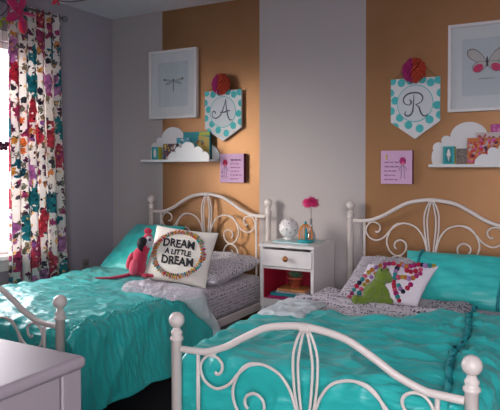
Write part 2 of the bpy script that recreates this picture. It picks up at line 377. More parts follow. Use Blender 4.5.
# ------------------------------------------------------------------ curtain
def curtain():
    c = tag(empty('floral_curtain', (CX+.095, -.90, 0)), 'white cotton curtain with red, teal and magenta flowers hanging beside the window', 'curtain')
    bm = bmesh.new(); uvl = bm.loops.layers.uv.new('UVMap')
    nu, nv = 150, 60; W0, z0, z1 = .45, .04, 2.315
    grid = []; us = []
    for j in range(nv+1):
        z = z0+(z1-z0)*j/nv; t = j/nv; row = []; ur = []; L = 0; pr = None
        half = .232+.045*(1-t)**1.3
        for i in range(nu+1):
            u = i/nu; a = u*6.6*2*PI + .5*math.sin(3*u+t*1.2)
            amp = .026*(1-.35*t)*(1+.35*math.sin(7*u+1))
            x = amp*math.sin(a)+.006*noise.noise(Vector((u*6, z*2, 0)))
            y = (u-.5)*2*half+(half-.225)+.008*math.sin(2*a+.5)
            if z > 2.29: x *= .8; x += .004*math.sin(a*3)
            p = Vector((x, y, z)); row.append(bm.verts.new(p))
            if pr is not None: L += math.hypot(p.x-pr.x, p.y-pr.y)
            pr = p; ur.append(u*.86)
        grid.append(row); us.append(ur)
    for j in range(nv):
        for i in range(nu):
            f = bm.faces.new((grid[j][i], grid[j][i+1], grid[j+1][i+1], grid[j+1][i]))
            for l, (jj, ii) in zip(f.loops, ((j, i), (j, i+1), (j+1, i+1), (j+1, i))):
                l[uvl].uv = (us[jj][ii], z0+(z1-z0)*jj/nv)
    o = bobj('drape', bm, floral_mat(), c)
    s = o.modifiers.new('s', 'SOLIDIFY'); s.thickness = .002
    r = tag(empty('curtain_rod', (CX+.095, -1.4, 2.30)), 'thin pale curtain rod with a small round finial above the floral curtain', 'curtain rod')
    met = pbr('brushed_nickel', '#8c8a90', .35, metal=.8)
    bm = bmesh.new(); tube(bm, [(0, -.8, 0), (0, .77, 0)], .009, 12); bobj('rod', bm, met, r)
    for y in (-.82, .79):
        bm = bmesh.new(); ball(bm, (0, y, 0), .022); bobj('finial', bm, met, r)
    for y in (-.76, .765):
        bm = bmesh.new(); tube(bm, [(0, y, 0), (-.09, y, 0)], .006, 8); box(bm, -.095, -.09, y-.02, y+.02, -.03, .03); bobj('bracket', bm, met, r)
curtain()

# hanging decorations in the top left corner
def petal_flower(name, parent, mat, c, r, n, seed, pointed=True):
    rr = random.Random(seed); bm = bmesh.new()
    for k in range(n):
        a = 2*PI*k/n+rr.uniform(-.1, .1); d = Vector((0, math.cos(a), math.sin(a))); s = Vector((0, -math.sin(a), math.cos(a)))
        pts = [Vector(c)+d*r*.1, Vector(c)+d*r*.55+Vector((.02, 0, 0)), Vector(c)+d*r+Vector((.01, 0, 0))]
        tube(bm, cr(pts, 5), [r*.10, r*.16, r*.2, r*.22, r*.23, r*.23, r*.22, r*.2, r*.15, r*.10, r*.03], 8, flat=.35)
    ball(bm, (c[0]+.012, c[1], c[2]), r*.2, 10, 8)
    return bobj(name, bm, mat, parent)

def garland():
    mag = pbr('magenta_felt', '#b8205e', .9, sheen=.3); red = pbr('red_felt', '#d8283c', .9, sheen=.3)
    grn = pbr('olive_felt', '#8e9a2c', .9); twine = pbr('dark_twine', '#54505a', .9)
    g = tag(empty('flower_garland', (CX+.27, -1.1, 2.35)), 'garland of magenta and red felt flowers strung near the ceiling by the curtain', 'garland')
    bm = bmesh.new()
    tube(bm, cr([(0, .55, .085), (0, .36, .02), (0, .19, -.0), (.0, .06, .0), (0, -.1, -.09), (0, -.2, -.2), (0, -.32, -.25)], 8), .004, 6)
    bobj('twine', bm, twine, g)
    petal_flower('flower', g, mag, (.02, -.085, -.155), .125, 5, 3)
    petal_flower('flower', g, red, (.03, .2, -.0), .055, 6, 5)
    bm = bmesh.new(); ball(bm, (.02, -.05, -.235), (.02, .034, .05), 12, 8); bobj('felt_bead', bm, red, g)
    bm = bmesh.new()
    for k, (y, z) in enumerate(((-.15, -.245), (-.2, -.275), (-.25, -.30))):
        tube(bm, cr([(0, y, z), (.01, y-.015, z+.03), (0, y-.05, z+.02)], 4), [.004, .008, .012, .014, .014, .012, .01, .006, .002], 6, flat=.3)
    bobj('leaf', bm, grn, g)
    b = tag(empty('hanging_butterfly', (CX+.16, -1.2, 1.35)), 'small dark magenta butterfly hanging on a thread in front of the bright window', 'ornament')
    bm = bmesh.new(); tube(bm, [(0, 0, .01), (0, 0, 1.085)], .001, 5); bobj('thread', bm, twine, b)
    bm = bmesh.new()
    for s in (-1, 1):
        ball(bm, (0, s*.022, .012), (.004, .022, .018), 10, 8, Euler((s*.5, 0, 0))); ball(bm, (0, s*.016, -.015), (.004, .015, .014), 10, 8)
    bobj('wings', bm, pbr('plum_felt', '#6a1840', .8), b)
    bm = bmesh.new(); ball(bm, (0, 0, 0), (.005, .005, .024), 8, 8); bobj('body', bm, BLACK, b)
garland()

# ------------------------------------------------------------------ beds
BW, BY0, BY1 = 1.04, -.06, -1.98
RAIL = [(-.50, -.001), (-.424, .002), (-.38, .008), (-.302, .038), (-.236, .077), (-.15, .122), (-.076, .140), (0, .147)]
SCR = [(-.352, -.062), (-.340, -.069), (-.324, -.055), (-.322, -.028), (-.345, -.008), (-.378, -.006), (-.404, -.028), (-.414, -.062), (-.393, -.103), (-.345, -.121), (-.295, -.098), (-.258, -.055), (-.214, -.018), (-.171, -.004)]
ARCH = [(-.016, -.26), (-.024, -.19), (-.038, -.12), (-.058, -.07), (-.09, -.030), (-.13, -.010), (-.171, -.004), (-.215, -.012), (-.250, -.045), (-.277, -.11), (-.268, -.165), (-.240, -.200), (-.205, -.211), (-.172, -.195), (-.153, -.158), (-.160, -.125), (-.190, -.110), (-.222, -.125), (-.228, -.152), (-.216, -.168)]
STR = [[(-.010, .14), (-.030, .10), (-.044, .04), (-.040, -.06), (-.026, -.15), (-.014, -.26)],
       [(-.006, .13), (-.016, .09), (-.026, .02), (-.021, -.08), (-.012, -.16), (-.006, -.26)]]

def board(bed, y, zr, zb, name):
    """ornamental head or foot panel; zr height of the shoulders, zb bottom rail"""
    x0 = BW/2
    full = [(x, z) for x, z in RAIL] + [(-x, z) for x, z in RAIL[-2::-1]]
    P = lambda q: [(x0+a, y, zr+b) for a, b in q]
    bm = bmesh.new(); tube(bm, cr(P(full), 6), .0125, 14); bobj('top_rail', bm, WHITE, bed)
    bm = bmesh.new(); tube(bm, [(.01, y, zb), (BW-.01, y, zb)], .011, 12); bobj('bottom_rail', bm, WHITE, bed)
    for s in (-1, 1):
        M = lambda q: [(s*a if s == 1 else -a, b) for a, b in q]
        bm = bmesh.new(); tube(bm, P(M([(-.424, -.005), (-.424, zb-zr)])), .0075, 10); bobj('spindle', bm, WHITE, bed)
        bm = bmesh.new(); tube(bm, cr(P(M(SCR)), 5), .0055, 8); bobj('outer_scroll', bm, WHITE, bed)
        bm = bmesh.new(); tube(bm, cr(P(M(ARCH)), 5), .0055, 8)
        # mirrored lower half where the panel is tall enough
        if zr-zb > .42:
            low = [(a, -.424-b) for a, b in ARCH if True]
            low = [q for q in low if q[1] > zb-zr+.0]
            tube(bm, cr(P(M(low)), 5), .0055, 8)
        else:
            tube(bm, cr(P(M([(-.277, zb-zr+.005), (-.262, -.262), (-.232, -.232), (-.205, -.222), (-.178, -.232), (-.150, -.262), (-.137, zb-zr+.005)])), 5), .0055, 8)
        bobj('arch_scroll', bm, WHITE, bed)
        for st in STR:
            bm = bmesh.new(); q = list(st)
            q[-1] = (q[-1][0], max(q[-1][1], zb-zr))
            if zb-zr < -.3: q = q + [(q[-1][0]*1.5-.01, -.34), (q[-1][0]*1.2-.02, zb-zr)]
            tube(bm, cr(P(M(q)), 6), .005, 8); bobj('lens_strand', bm, WHITE, bed)
    bm = bmesh.new(); tube(bm, [(x0-.017, y, zr+.143), (x0+.017, y, zr+.143)], .017, 14); bobj('collar_clip', bm, WHITE, bed, bev=.003)
    bm = bmesh.new(); box(bm, x0-.02, x0+.02, y-.007, y+.007, -.245+zr, -.215+zr); bobj('strand_clip', bm, WHITE, bed, bev=.003)

def bed(name, xl, label):
    b = tag(empty(name, (xl, 0, 0)), label, 'bed', 'white metal beds with scrolled boards')
    def post(x, y, h, parent_name):
        bm = bmesh.new()
        r = .0195
        lathe(bm, [(r*.9, 0), (r, .004), (r, h-.078), (r+.005, h-.074), (r+.006, h-.068), (r+.003, h-.062), (r-.002, h-.058), (r+.002, h-.050), (r+.002, h-.044), (r-.004, h-.038), (r-.007, h-.028)], (x, y, 0), 20)
        p = bobj(parent_name, bm, WHITE, b)
        bm = bmesh.new(); ball(bm, (x, y, h), .0295, 20, 14); bobj('ball_finial', bm, WHITE, p)
    for x in (0, BW):
        post(x, BY0, .9635, 'head_post'); post(x, BY1, .647, 'foot_post')
    board(b, BY0, .866, .33, 'head'); board(b, BY1, .542, .24, 'foot')
    for x in (.0, BW):
        bm = bmesh.new(); box(bm, x-.012, x+.012, BY1+.015, BY0-.015, .237, .285); bobj('side_rail', bm, WHITE, b, bev=.004)
    for y in (-.06+.0, BY1):
        pass
    bm = bmesh.new()
    for k in range(12):
        y = BY0-.1-k*.155; box(bm, .012, BW-.012, y-.035, y+.035, .25, .262)
    bobj('slats', bm, WHITE, b)
    return b
XL, XR = -1.904-BW, -1.300
bed('metal_bed', XL, 'white metal bed nearest the window, its foot end partly behind the white dresser')
bed('metal_bed', XR, 'white metal bed on the right, its scrolled footboard in the foreground')

def mattress(x, label):
    m = empty('mattress', (x+BW/2, 0, .262)); tag(m, label, 'mattress')
    bm = bmesh.new(); uvl = bm.loops.layers.uv.new('UVMap')
    # rounded slab of the fitted sheet
    hx, y0, y1, h = BW/2-.022, -1.89, -.095, .198
    nx, ny = 26, 46; 
    def sq(p, e=.05):
        return p
    bmesh.ops.create_cube(bm, size=1, matrix=Matrix.Translation((0, (y0+y1)/2, h/2)) @ Matrix.Diagonal((hx*2, y1-y0, h, 1)))
    bmesh.ops.bevel(bm, geom=bm.edges[:], offset=.045, segments=4, profile=.5, affect='EDGES')
    bmesh.ops.subdivide_edges(bm, edges=[e for e in bm.edges if e.calc_length() > .15], cuts=24, use_grid_fill=True)
    for v in bm.verts:
        n = noise.noise(v.co*9); v.co += Vector((math.copysign(.006*n, v.co.x), 0, .004*n if v.co.z > h*.6 else 0))
    for f in bm.faces:
        n = f.normal
        for l in f.loops:
            c = l.vert.co
            l[uvl].uv = (c.x, c.y) if abs(n.z) > .7 else ((c.y, c.z) if abs(n.x) > .5 else (c.x, c.z))
    bobj('fitted_sheet_cover', bm, PRINT, m)
    return m
mattress(XL, 'mattress under a grey script-print fitted sheet on the bed nearest the window')
mattress(XR, 'mattress in grey script-print sheet under the quilt of the right bed')

def fbm(x, y, s, o=0): return noise.noise(Vector((x*s, y*s, o)))

def cloth(name, x0, x1, zt, yh, yf, Ld, Rd, mats, parent, disp, flare=.05, foot_drop=.18, dx=.009, r=.05, hemwave=.012, thick=.012, bbox=None, uvs=False, rollh=0):
    """cloth laid over a bed: s runs across (with drops at both sides), t from head hem to foot hem"""
    W = x1-x0; q = PI*r/2
    def cross(s):
        # returns x, z, nx, nz
        if r <= s <= W-r: return x0+s, zt, 0, 1
        side = -1 if s < r else 1
        d = (r-s) if side < 0 else (s-(W-r))
        if d < q:
            a = d/r; return ((x0+r) if side < 0 else (x1-r))+side*r*math.sin(a), zt-r+r*math.cos(a), side*math.sin(a), math.cos(a)
        e = d-q; L = (Ld if side < 0 else Rd)
        fl = flare*(e/.35)**1.2
        return (x0 if side < 0 else x1)+side*fl, zt-r-e, side*.99, .12
    s0, s1 = -Ld, W+Rd
    ns = int((s1-s0)/dx)
    bm = bmesh.new(); uvl = bm.loops.layers.uv.new('UVMap')
    Lf = abs(yf-yh(.5*W))+foot_drop
    nt = int(Lf/dx); G = []
    for j in range(nt+1):
        row = []
        for i in range(ns+1):
            s = s0+(s1-s0)*i/ns
            x, z, nx, nz = cross(s)
            h = yh(s)
            Lt = (h-yf)+foot_drop
            d = Lt*j/nt
            y = h-d; ny = 0; ext = 0
            on_top = 0 <= s <= W
            if foot_drop and y < yf+r:
                dd = (yf+r)-y
                if dd < q: a = dd/r; y = yf+r-r*math.sin(a); z2 = r*(1-math.cos(a))
                else: y = yf; z2 = r+dd-q
                ny = -min(1, dd/q)
                if z-z2 < .14: z2 = z-.14
                z -= z2
            a = disp(s, h-d, d, W)
            drop = max(0, -s, s-W)
            n = Vector((nx, ny, nz)).normalized()
            p = Vector((x, y, z))+n*a
            if rollh:
                e = min(d, Lt-d)
                p.z += rollh*(1-math.exp(-(e/.02)))-rollh*0
            if drop > 0:  # gathered drop waves
                p.x += math.copysign(1, nx)*(.015*min(1, drop/.25))*noise.noise(Vector((y*9, drop*1.5, 3)))
                if i in (0, 1, ns, ns-1): p.z += hemwave*noise.noise(Vector((y*7, 0, 5)))
            row.append(bm.verts.new(p))
        G.append(row)
    for j in range(nt):
        for i in range(ns):
            f = bm.faces.new((G[j][i], G[j+1][i], G[j+1][i+1], G[j][i+1]))
            for l, (jj, ii) in zip(f.loops, ((j, i), (j+1, i), (j+1, i+1), (j, i+1))):
                l[uvl].uv = (ii*dx, -jj*dx)
    o = bobj(name, bm, mats, parent)
    m = o.modifiers.new('s', 'SOLIDIFY'); m.thickness = thick; m.offset = -1
    return o, cross

def ridged(x):
    t = max(0, 1-1.9*abs(x)); return 1.15*t*t-.45

def quilt_left():
    q = tag(empty('quilt', (0, 0, 0)), 'ruched turquoise quilt draped down the side of the bed nearest the window', 'quilt', None)
    def disp(s, y, d, W):
        seam = abs(s-(W-.05))
        ru = math.exp(-(seam/.16)**2)
        a = .013*fbm(s, y, 3.2, 1)+.009*noise.noise(Vector((s*6, y*9, 2)))
        a += (.004+.007*ru)*ridged(noise.noise(Vector((s*6+.4*y, y*32, 4))))+.003*ridged(noise.noise(Vector((s*16+y*8, y*44, 40))))
        if s > W: a += .011*ridged(noise.noise(Vector((s*1.6+y*1.2, y*6+s*4, 9))))
        else: a += .011*ridged(noise.noise(Vector((s*4+y*3, y*9-s*4, 8))))
        a += -.014*math.exp(-(seam/.012)**2)
        a += .003*noise.noise(Vector((s*18, y*18, 6)))
        return a
    yh = lambda s: -.60-.40*max(0, min(1, (s-.25)/.5))-.02*math.sin(s*9)+(.04*min(1, max(0, (s-1.04)/.15))+.10*min(1, max(0, (s-1.2)/.2)))
    yf = -1.935
    o, cross = cloth('quilt_cover', XL-.012, XL+BW+.03, .515, yh, yf, .33, .34, TEAL, q, disp, flare=.075, foot_drop=.30)
    # pale turned-back edge along the head hem
    bm = bmesh.new()
    W = BW+.042; n = 120; k = 14; G = []
    for i in range(n+1):
        s = .72+(W+.29-.72)*i/n; x, z, nx, nz = cross(s); h = yh(s); row = []
        for j in range(k+1):
            t = j/k; wd = .17+.02*math.sin(i*.11)-.10*max(0, min(1, (s-W)/.22)); y = h+.035-wd*t
            lift = .016+.02*math.sin(PI*min(1, t*1.05))*.9+.012*noise.noise(Vector((s*14, y*22, 1)))-.03*max(0, (t-.85)/.15)
            if j == 0: lift = -.012
            sc = 1 if s < W+.2 else 1
            x2 = x; 
            row.append(bm.verts.new((x2+nx*(lift+.012), y+.01*noise.noise(Vector((s*16, 0, j*.2))), z+nz*lift)))
        G.append(row)
    for i in range(n):
        for j in range(k): bm.faces.new((G[i][j], G[i][j+1], G[i+1][j+1], G[i+1][j]))
    e = bobj('turned_back_edge', bm, LINING, q); e['label'] = 'pale lining turned back'
    m = e.modifiers.new('s', 'SOLIDIFY'); m.thickness = .01; m.offset = -1
    # gathered piping along the seam
    bm = bmesh.new(); pts = []
    for i in range(260):
        y = -1.02-i*.0034; x, z, nx, nz = cross(W-.05); a = disp(W-.05, y, 0, W)
        pts.append((x+nx*(a+.006)+.004*math.sin(i*1.9), y, z+nz*(a+.008)+.003*math.sin(i*2.7)))
    tube(bm, pts, .0065, 7); bobj('gathered_seam', bm, TEAL2, q)
quilt_left()

def quilt_right():
    q = tag(empty('quilt', (0, 0, 0)), 'ruched turquoise quilt with dark gathered seam on the right bed', 'quilt', None)
    sx = lambda y: (-.405-XR)+.065*(-y-.75)+.012*math.sin(y*9)
    def disp(s, y, d, W):
        seam = s-sx(y); ru = math.exp(-(seam/.22)**2)
        a = .024*fbm(s, y, 3.0, 11)+.013*noise.noise(Vector((s*7, y*9, 12)))
        a += (.007+.017*ru)*ridged(noise.noise(Vector((s*2.6, y*19+s*3*math.copysign(1, seam), 14))))
        a += .017*ridged(noise.noise(Vector((s*3.5+y*3, y*7-s*5, 18))))+.0015*ridged(noise.noise(Vector((s*22, y*40, 41))))
        a += .0025*ridged(noise.noise(Vector((s*12, y*22, 17))))
        a -= .016*math.exp(-(seam/.014)**2)
        a += .014*math.exp(-(d/.05))
        return a
    yh = lambda s: -1.20+.06*max(0, min(1, (s-.3)/.3))+.30*max(0, min(1, (s-.58)/.26))+.06*max(0, min(1, (s-.84)/.2))+.008*math.sin(s*22)
    o, cross = cloth('quilt_cover', XR-.025, XR+BW+.02, .525, yh, -1.935, .30, .30, TEAL, q, disp, flare=.05, foot_drop=.34)
    bm = bmesh.new(); pts = []; W = BW+.045
    for i in range(330):
        y = -.70-i*.0036; s = sx(y); x, z, nx, nz = cross(s); a = disp(s, y, 0, W)
        if y < -1.9: z -= (-1.9-y)*1.2
        pts.append((x+.004*math.sin(i*1.3), y, z+a+.004+.003*math.sin(i*2.1)))
    tube(bm, pts, .010, 7, flat=1); o = bobj('gathered_seam', bm, TEALD, q); o['label'] = 'dark turquoise gathered seam'
quilt_right()

def folded_sheets():
    # right bed: printed sheet folded back over the quilt's head hem
    t = tag(empty('top_sheet', (0, 0, 0)), 'grey script-print sheet folded flat in front of the green frog on the right bed', 'sheet', None)
    def disp(s, y, d, W):
        return .012*fbm(s, y, 6, 21)+.007*ridged(noise.noise(Vector((s*5, y*22, 22))))+.02*math.exp(-((d-.36)/.05)**2)
    yh = lambda s: -.50-.02*math.sin(s*4)
    yf = -1.205
    o, _ = cloth('folded_sheet', XR-.02, XR+BW-.20, .503, yh, yf, .09, .02, PRINTW, t, lambda s, y, d, W: disp(s, y, d, W)+.015*max(0, min(1, (d-.25)/.1)), flare=.06, foot_drop=0, thick=.02)
    rev = lambda s, y, d, W: .012*noise.noise(Vector((s*9, y*9, 33)))+.007*ridged(noise.noise(Vector((s*16, y*16, 34))))
    e, _ = cloth('white_reverse', XR-.02, XR+.22, .550, lambda s: -1.06+.25*max(0, s-.05), -1.345, .12, .0, LINING, t, rev, flare=.03, foot_drop=.06, r=.05, thick=.02)
    e['label'] = 'plain white reverse at the bed edge'
    # left bed: a rumpled length of the same sheet pushed against the cushion
    b = tag(empty('top_sheet', (0, 0, 0)), 'rumpled pale grey script-print sheet bunched in front of the lettered cushion', 'sheet', None)
    bm = bmesh.new(); uvl = bm.loops.layers.uv.new('UVMap'); G = []; n, k = 110, 26
    for i in range(n+1):
        s = i/n; row = []
        cx, cy, zz = -2.27+.47*s, -1.12-.03*math.sin(PI*s)+.05*s, .530
        w = .105*(min(1, s*9+.15)**.5)*(min(1, (1-s)*5+.2)**.5); h = .064*(min(1, s*9+.1)**.5)*(.65+.35*(1-s))
        for j in range(k+1):
            a = PI*j/k
            d = 1+.18*noise.noise(Vector((s*7, a*2.2, 1)))+.11*ridged(noise.noise(Vector((s*17+a*2, a*3.5, 2))))+.03*ridged(noise.noise(Vector((s*40, a*9, 5))))
            row.append(bm.verts.new((cx+.012*noise.noise(Vector((s*8, a, 7))), cy-w*d*math.cos(a), zz-.028+h*d*max(0, math.sin(a))**.7)))
        G.append(row)
    for i in range(n):
        for j in range(k):
            f = bm.faces.new((G[i][j], G[i][j+1], G[i+1][j+1], G[i+1][j]))
            for l, (ii, jj) in zip(f.loops, ((i, j), (i, j+1), (i+1, j+1), (i+1, j))): l[uvl].uv = (ii/n*.5, jj/k*.3)
    for s_ in (0, n):
        bm.faces.new(G[s_] if s_ else G[s_][::-1])
    bobj('bunched_sheet', bm, PRINTL, b)
folded_sheets()

# ------------------------------------------------------------------ pillows
def pillow_obj(name, W, H, T, mat, parent, wr=.004, sag=.0, pinch=.06, n=44, seed=0, skew=0):
    """local x = width, y = height, z = thickness. Returns (obj, surf(u,v)->z of the front)"""
    def zf(u, v):
        e = max(0, (1-abs(u)**2.6))*max(0, (1-abs(v)**2.6))
        return T/2*e**.5
    def pos(u, v, side):
        k = 1-pinch*(1-abs(v)**2)*0-pinch*(abs(u)*0)
        x = W/2*u*(1-pinch*(1-v*v)*abs(u)**3) ; y = H/2*v*(1-pinch*(1-u*u)*abs(v)**3)
        z = zf(u, v)*side
        w = noise.noise(Vector((u*3+seed, v*3, side*2)))*wr*2.2+ridged(noise.noise(Vector((u*4+seed, v*9, side*2+4))))*wr
        w *= min(1, (1-max(abs(u), abs(v)))*6)
        return Vector((x+skew*y, y, z+w*side))
    bm = bmesh.new(); uvl = bm.loops.layers.uv.new('UVMap'); g = {}
    for side in (1, -1):
        for i in range(n+1):
            for j in range(n+1):
                u = math.sin(PI/2*(2*i/n-1)); v = math.sin(PI/2*(2*j/n-1))
                if side == -1 and (i in (0, n) or j in (0, n)): g[(side, i, j)] = g[(1, i, j)]
                else: g[(side, i, j)] = bm.verts.new(pos(u, v, side))
        for i in range(n):
            for j in range(n):
                q = [(i, j), (i+1, j), (i+1, j+1), (i, j+1)]
                if side == -1: q = q[::-1]
                f = bm.faces.new([g[(side, a, b)] for a, b in q])
                for l in f.loops: l[uvl].uv = (l.vert.co.x, l.vert.co.y)
    o = bobj(name, bm, mat, parent)
    def surf(x, y):
        u = max(-1, min(1, 2*x/W)); v = max(-1, min(1, 2*y/H))
        return pos(u, v, 1).z
    return o, surf

def frame_axes(c, wv, uv_):
    """matrix whose x follows wv, y follows uv_ (orthogonalised), z = x cross y"""
    x = Vector(wv).normalized(); y = Vector(uv_); y = (y-x*y.dot(x)).normalized(); z = x.cross(y)
    M = Matrix((x, y, z)).transposed().to_4x4(); M.translation = Vector(c); return M

def pillow(name, label, cat, c, wv, uv_, W, H, T, mat, **k):
    e = empty(name); e.matrix_world = frame_axes(c, wv, uv_); tag(e, label, cat, None)
    o, s = pillow_obj('pillow_cover', W, H, T, mat, e, **k)
    return e, s

# turquoise sham on the left bed
e, sf = pillow('pillow_sham', 'turquoise pillow leaning on the headboard behind the red parrot', 'pillow', (-2.735, -.43, .630), (1, -.02, .02), (0, .40, .27), .47, .52, .15, TEAL2, wr=.006, seed=3)
# script print pillow, left bed right side
e, sf = pillow('pillow', 'grey script-print pillow behind the lettered cushion, next to the nightstand', 'pillow', (-2.165, -.40, .532), (1, -.03, 0), (0, 1, .10), .47, .60, .15, PRINT, wr=.007, seed=9)
# script print pillow, right bed
e, sf = pillow('pillow', 'grey script-print pillow behind the green frog on the right bed', 'pillow', (-.95, -.46, .572), (1, .0, .0), (0, .42, .16), .43, .50, .12, PRINT, wr=.005, seed=5)
# turquoise sham right
e, sf = pillow('pillow_sham', 'turquoise pillow with gathered side seams on the right bed, behind the pompom cushion', 'pillow', (-.568, -.345, .585), (1, -.02, .0), (0, .22, .27), .64, .345, .15, TEAL2, wr=.006, seed=12)
for sx in (-.235, .225):
    bm = bmesh.new(); pts = []
    for i in range(50):
        y = -.165+.33*i/49; pts.append((sx+.012*math.sin(y*9), y, sf(sx, y)+.001+.002*math.sin(i*1.7)))
    tube(bm, pts, .008, 7); bobj('gathered_seam', bm, TEALD, e)

# DREAM cushion
def dream():
    e, sf = pillow('lettered_cushion', 'white cushion lettered DREAM A LITTLE DREAM inside a colourful fringed ring', 'cushion',
                   (-2.205, -.695, .650), (.42, .10, -.040), (-.145, .115, .31), .430, .365, .11, COTTON, wr=.002, seed=20, n=50)
    cx, cy, rx, ry = .0, .0, .158, .140
    bm = bmesh.new()
    cols = ['#c8324a', '#d8902c', '#2a9aa2', '#c8621e', '#b83a68', '#8a9a3a', '#2a7f9a', '#d2a83a']
    mats = [pbr('fringe_yarn_%d' % i, c, .9) for i, c in enumerate(cols)]
    rr = random.Random(4)
    for ring, (k, nn) in enumerate(((.96, 120), (1.04, 130))):
        for i in range(nn):
            a = 2*PI*i/nn+rr.uniform(-.02, .02)
            d = Vector((math.cos(a)*rx, math.sin(a)*ry)); L = 1+rr.uniform(-.03, .05)
            p0 = d*(k-.03); p1 = d*(k+.065)*L
            pts = [(cx+p0.x, cy+p0.y, sf(cx+p0.x, cy+p0.y)+.003), (cx+(p0.x+p1.x)/2, cy+(p0.y+p1.y)/2, sf(cx+(p0.x+p1.x)/2, cy+(p0.y+p1.y)/2)+.008), (cx+p1.x, cy+p1.y, sf(cx+p1.x, cy+p1.y)+.004)]
            ci = int((i/nn*16+ring*3+rr.random()*2.5)) % len(cols)
            tube(bm, pts, .0034, 5, mi=ci)
    bobj('fringe_ring', bm, mats, e)
    for txt, y, sz, off, sx in (('DREAM', .060, .072, .0024, .92), ('A LITTLE', .004, .046, .0018, .98), ('DREAM', -.052, .072, .0024, .92)):
        bm = text_mesh(txt, sz, off, sx)
        bmesh.ops.subdivide_edges(bm, edges=[q for q in bm.edges if q.calc_length() > .012], cuts=3, use_grid_fill=False)
        for v in bm.verts:
            wob = .0025*math.sin(v.co.x*60+y*80)
            v.co.x += cx+.0012*math.sin(v.co.y*140)-.16*(v.co.y+y); v.co.y += cy+y+wob
            v.co.z = sf(v.co.x, v.co.y)+.0035
        bmesh.ops.triangulate(bm, faces=bm.faces[:])
        o = bobj('lettering', bm, BLACK, e, smooth=False)
        m = o.modifiers.new('s', 'SOLIDIFY'); m.thickness = .0015; m.offset = 1
dream()

# pompom cushion
def pompom_cushion():
    e, sf = pillow('pompom_cushion', 'white cushion with loops of coloured pompoms beside the green frog', 'cushion',
                   (-.848, -.70, .596), (.29, .02, .012), (.07, .15, .18), .37, .245, .10, pbr('white_cotton_lavender', '#e2dce4', .9, bump=.2, bscale=120), wr=.002, seed=30, skew=.38)
    cols = {'r': '#d22a4e', 'm': '#c02a7a', 't': '#3aa0a4', 'n': '#1c2a48', 'y': '#d2b040', 'o': '#d8863a', 'l': '#b88ac4', 'p': '#e0607e'}
    P = {k: pbr('pompom_wool_'+k, c, .95, bump=.8, bscale=300) for k, c in cols.items()}
    protos = {}
    def pom(k, x, y, r=.0095):
        r *= 1.3
        if k not in protos:
            bm = bmesh.new(); bmesh.ops.create_icosphere(bm, subdivisions=3, radius=1)
            for v in bm.verts: v.co *= 1+.16*noise.noise(v.co*5)
            o = bobj('pompom', bm, P[k], e); protos[k] = o
        else:
            o = protos[k].copy(); COL.objects.link(o); o.parent = e
        o.scale = (r, r, r); o.location = (x+.38*y, y, sf(x, y)+r*.55)
    rr = random.Random(2)
    seq = 'rtmonpyrltmrnoptrlmyr'
    def chain(pts, n, o=0):
        c = cr([(a, b, 0) for a, b in pts], 30)
        L = [0]
        for a, b in zip(c, c[1:]): L.append(L[-1]+(b-a).length)
        for i in range(n):
            t = L[-1]*i/(n-1); k = max(j for j in range(len(L)) if L[j] <= t+1e-9); pom(seq[(i*5+o) % len(seq)], c[k].x, c[k].y, rr.uniform(.008, .0105))
    chain([(-.172, -.115), (-.165, -.05), (-.150, .01), (-.125, .065), (-.085, .105), (-.04, .115)], 15)
    chain([(-.125, -.10), (-.120, -.03), (-.095, .03), (-.06, .07)], 9, 4)
    chain([(.0, .09), (.01, .04), (.03, -.02), (.06, -.065), (.095, -.105)], 12, 7)
    chain([(.01, .105), (.05, .09), (.095, .11), (.13, .105), (.165, .115)], 10, 3)
    chain([(.115, -.02), (.095, -.06), (.06, -.03)], 5, 2); chain([(.06, .06), (.09, .055), (.12, .075)], 4, 11)
    chain([(.02, .01), (.06, .02), (.10, .015), (.13, .05)], 8, 9)
pompom_cushion()

